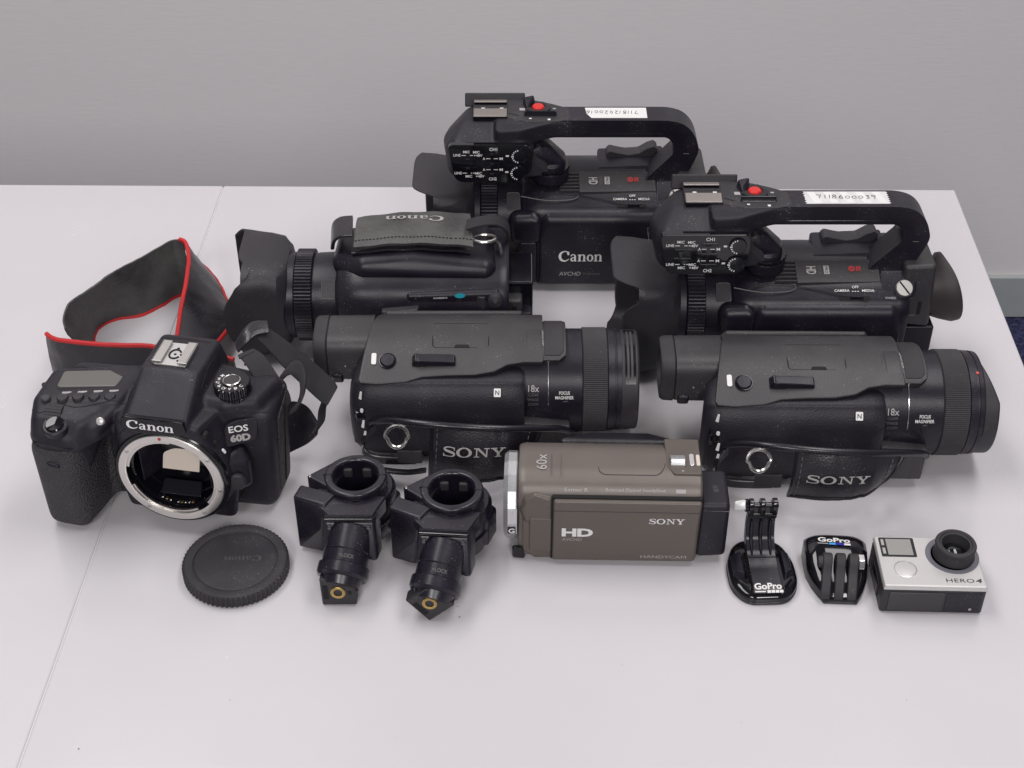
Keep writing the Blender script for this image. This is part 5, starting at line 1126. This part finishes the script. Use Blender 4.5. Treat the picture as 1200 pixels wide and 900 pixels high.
for x, y in ((-4.8, 43), (-1.2, 43), (-4.8, 48.6), (-1.2, 37.2), (1.4, 46)):
    mb = MB(); mb.lathe([(102.5, .9), (102.85, .8)], 'z', (x, y, 0), 14); obj('contact_point', mb, 'void', hs)
mb = MB(); mb.rbox(-12.6, -10.4, 34, 41, 102.4, 102.95, .2); obj('contact_slot', mb, 'inkdark', hs)
mb = MB(); mb.tube([(-14, 31.6, 99.8), (-12.8, 24, 96.6), (-9, 22.4, 95.6), (4, 22.6, 95.6), (7.6, 24.6, 96.6), (8.6, 31.6, 99.8)], .4, 6); obj('shoe_seam', mb, 'void', sb)
# top display, buttons, shutter
mb = MB(); mb.prism(round_poly([(-71.5, 33.5, 2), (-70, 18.6, 2), (-36.5, 25.2, 1), (-34.2, 41.4, 2)], 2), 86.2, 88.9, 'xy'); dp = obj('top_display', mb, 'lcdgreen', t, bevel=.5)
for k, x in enumerate((-63.4, -54.4, -45.3, -36.4)):
    y = 10.8+1.7*k+.3; z = 87.6 if k else 87.0
    mb = MB(); mb.lathe([(z-2, 3.5), (z+.4, 3.4), (z+1.2, 2.8), (z+1.3, .01)], 'z', (x, y, 0), 24, cap1=False); bt = obj('button', mb, 'matte', t)
    def mk(a, b, l, x=x, y=y):
        px, py = x+a+.4, y+b+.2*a+4.9
        h = bvh.ray_cast(V((px, py, 130))*S, V((0, 0, -1)))
        return (px, py, (h[0].z/S if h[0] is not None else 88)+l+.05)
    p = Pen(); p.rect(0, .3, 1, 1); p.rect(.1, 0, .8, .2); printed('button_mark', p.out(), 5.2, 1.7, mk, 'inkgrey', bt)
mb = MB(); mb.lathe([(83, 2.9), (87.4, 2.9), (88, 2.3), (88.1, .01)], 'z', (-73, 9.6, 0), 20, cap1=False); obj('focus_button', mb, 'shell', t)
mb = MB(); mb.hull([(-73, 4.8, 82.2, 1.4), (-59, 5.6, 82.6, 1.4), (-66, 3, 81.6, 1.4), (-66, 8, 84, 1.4)]); dw = obj('dial_well', mb, 'void', t)
mb = MB(); mb.lathe([(-66-5, 6.0), (-66+5, 6.0)], 'x', (0, 5.6, 79.4), 80, rad=lambda i, q: .35*(i % 4 < 2)); dd = obj('main_dial', mb, 'rubber', t, smooth=20)
F = frame((-62.5, -4.6, 79.6), (1, 0, 0), (0, -.26, 1))
mb = MB(); mb.lathe([(-3, 7.6), (.5, 7.4), (.9, 6.8), (.7, 5.8)], 'z', n=48, cap1=True, T=F); rg = obj('shutter_collar', mb, 'satin', t, smooth=30)
mb = MB(); mb.lathe([(-1, 5.6), (1.3, 5.5), (2.0, 4.8), (1.7, 2.4), (1.5, .01)], 'z', n=40, cap1=False, T=F); obj('shutter_button', mb, 'piano', rg, smooth=40)
mb = MB(); mb.lathe([(-3, 2.4), (.6, 2.3), (1.0, 1.8), (1.05, .01)], 'z', n=24, cap1=False, T=frame((-38.6, 3.2, 79.8), (1, 0, 0), (0, -.8, .6))); obj('self_timer_lamp', mb, 'silverplastic', t)
# mode dial
dc = (31.5, 33.5)
mb = MB(); mb.lathe([(80, 11.4), (88.6, 11.4), (89, 10.9), (89.4, 10.7), (94.6, 10.7), (95.2, 10.2)], 'z', (*dc, 0), 132, rad=lambda i, q: -.35*(i % 3 == 0)); md = obj('mode_dial', mb, 'gloss', t, smooth=20)
mb = MB(); mb.lathe([(95.2, 5.4), (96.2, 5.3), (96.5, 4.8), (96.2, 4.4)], 'z', (*dc, 0), 40, cap1=False); obj('dial_rim', mb, 'steel', md)
mb = MB(); mb.lathe([(95.2, 4.4), (96.1, 4.2), (96.2, .01)], 'z', (*dc, 0), 32, cap1=False); obj('dial_lock', mb, 'shell', md)
for k, ch in enumerate(('M', 'Av', 'Tv', 'P', 'CA', 'A', 'B', 'C')):
    a = R(150+26*k); word('dial_mark', ch, 2.6 if len(ch) > 1 else 1.8, 2.2, lambda u, v_, l, a=a: (dc[0]+7.7*math.cos(a)-u*math.sin(a)*-1*-1+v_*math.cos(a)*-1*-1, dc[1]+7.7*math.sin(a)+u*math.cos(a)+v_*math.sin(a), 95.25+l), 'ink', md, .02)
# strap lugs
mb = MB(); mb.tube([(-80, 30, 81), (-84, 29, 80), (-85, 32, 76), (-81, 34, 73)], 1.6, 8); obj('strap_lug', mb, 'webbing', t)
# ---- neck strap, part of the camera
def wl(p):                                       # table position -> camera's own axes
    dx, dy = p[0]-DO[0], p[1]-DO[1]; c_, s_ = math.cos(R(DR)), math.sin(R(DR))
    return (dx*c_+dy*s_, -dx*s_+dy*c_, p[2])
def W(ps, n): return [wl(p) for p in spline(ps, n)]
from mathutils import noise as NZ
def band(name, A, B, n, th, m_, parent, piping=None, fold=.5, rows=7, **k):
    a, b = [V(p) for p in W(A, n)], [V(p) for p in W(B, n)]; rings = []; ea, eb = [], []
    for i in range(n):
        tng = (a[min(i+1, n-1)]-a[max(i-1, 0)])+(b[min(i+1, n-1)]-b[max(i-1, 0)]); nr = tng.cross(b[i]-a[i])
        nr = nr.normalized() if nr.length > 1e-6 else V((0, 0, 1)); up, dn = [], []
        for r in range(rows):
            u = r/(rows-1); p = a[i].lerp(b[i], u)
            q = fold*(NZ.noise(p*.045+V((3, 7, 1)))*1.6+NZ.noise(p*.13)*.55)
            h = th*.5*(1 if 0 < r < rows-1 else .6); p = p+nr*q
            up.append(tuple(p+nr*h)); dn.append(tuple(p-nr*h))
            if r == 0: ea.append(tuple(p))
            if r == rows-1: eb.append(tuple(p))
        rings.append(up+dn[::-1])
    mb = MB(); mb.loft(rings); o = obj(name, mb, m_, parent, smooth=50, **k)
    for e in (piping or ()):
        mb = MB(); mb.tube(ea if e == 'a' else eb, 1.55, 8); obj('red_piping', mb, 'redcloth', o)
    return o
band('neck_strap', [(-306, 791, 44), (-300, 786, 44.5), (-292, 783, 44), (-266, 780, 43.5), (-233, 778, 43), (-205, 775, 42), (-180, 768, 40)],
     [(-310, 799, 1.5), (-304, 793, 1), (-294, 789, 1), (-266, 786, 1), (-233, 784, 1), (-205, 780, 1), (-180, 773, 1)], 44, 2.2, 'leather', t, 'a', fold=1.1)
band('neck_strap', [(-299, 804, 38), (-301, 816, 42), (-297, 828, 45), (-283, 852, 46), (-264, 876, 46), (-247, 897.5, 46), (-240, 901, 46.5), (-235, 900, 46.5)],
     [(-288, 826, 0.8), (-294, 842, 0.8), (-293, 858, 0.8), (-284, 868, 0.8), (-264, 876, 0.8), (-244, 897, 0.8), (-238, 901, 1), (-233, 903, 2)], 60, 2.2, 'hide', t, 'b', fold=1.3)
band('neck_strap', [(-238, 901, 46.8), (-232.5, 897, 46.5), (-228, 882, 45), (-226.5, 862, 41), (-226.6, 840, 35), (-226, 815, 29), (-225, 795, 26)],
     [(-231, 912, 26), (-224, 908, 18), (-211, 889, 13), (-201, 870, 10), (-196.5, 850, 12), (-198, 830, 16), (-206, 805, 18)], 48, 2.2, 'leather', t, 'ab', fold=1.1)
# right hand ends: leather tab, webbing, slider
band('strap_tab', [(-165, 715, 92), (-160, 722, 97), (-156, 728, 98), (-148, 731, 97)], [(-163, 709, 90), (-156.5, 713, 95), (-152.5, 718, 96), (-146, 722, 95)], 14, 2.4, 'leather', t)
band('strap_webbing', [(-151, 729, 96), (-146, 728, 93), (-134, 727, 82), (-121, 725, 70), (-110.5, 722, 59), (-107.5, 720, 55)],
     [(-153.5, 719, 93), (-149, 717, 90), (-137.5, 713, 76), (-125.5, 710, 63), (-117.5, 709, 53), (-113, 709, 49.5)], 26, 1.8, 'webbing', t)
band('strap_webbing', [(-112, 720, 54), (-113.5, 722, 46), (-116, 722, 38), (-117, 718, 31), (-121, 713, 27)], [(-116, 715, 52), (-118, 717, 44), (-120, 717, 37), (-121, 713, 31), (-124, 709, 27)], 18, 1.8, 'webbing', t)
band('strap_end', [(-146, 722, 38), (-137, 726, 39), (-128, 724, 36), (-121, 716, 29)], [(-146, 716, 3), (-138, 715, 8), (-129, 713, 15), (-122, 711, 24)], 18, 2.2, 'leather', t)
band('strap_webbing', [(-152.5, 703, 97), (-146, 700, 94), (-139, 694, 86), (-132.5, 690, 76), (-131, 688, 70)], [(-160.5, 697, 97), (-155, 692, 93), (-147.5, 684, 83), (-139.5, 680, 73), (-137, 680, 67)], 18, 2.2, 'webbing', t)
for k in range(7):
    u = k/6; a = wl((-152+18*u, 701-11*u, 97-17*u)); b = wl((-159.5+19*u, 694.5-14*u, 96.5-19*u)); mb = MB(); mb.tube([a, b], .75, 6); obj('webbing_rib', mb, 'rubber', t)
band('strap_keeper', [(-138, 702, 78), (-131, 708, 84), (-125, 706, 84), (-122.5, 699, 77), (-125, 692, 69), (-131, 689, 64)], [(-141, 697, 72), (-134, 703, 77), (-128, 702, 77), (-126, 696, 71), (-128, 689, 63), (-134, 686, 59)], 24, 2.4, 'webbing', t)
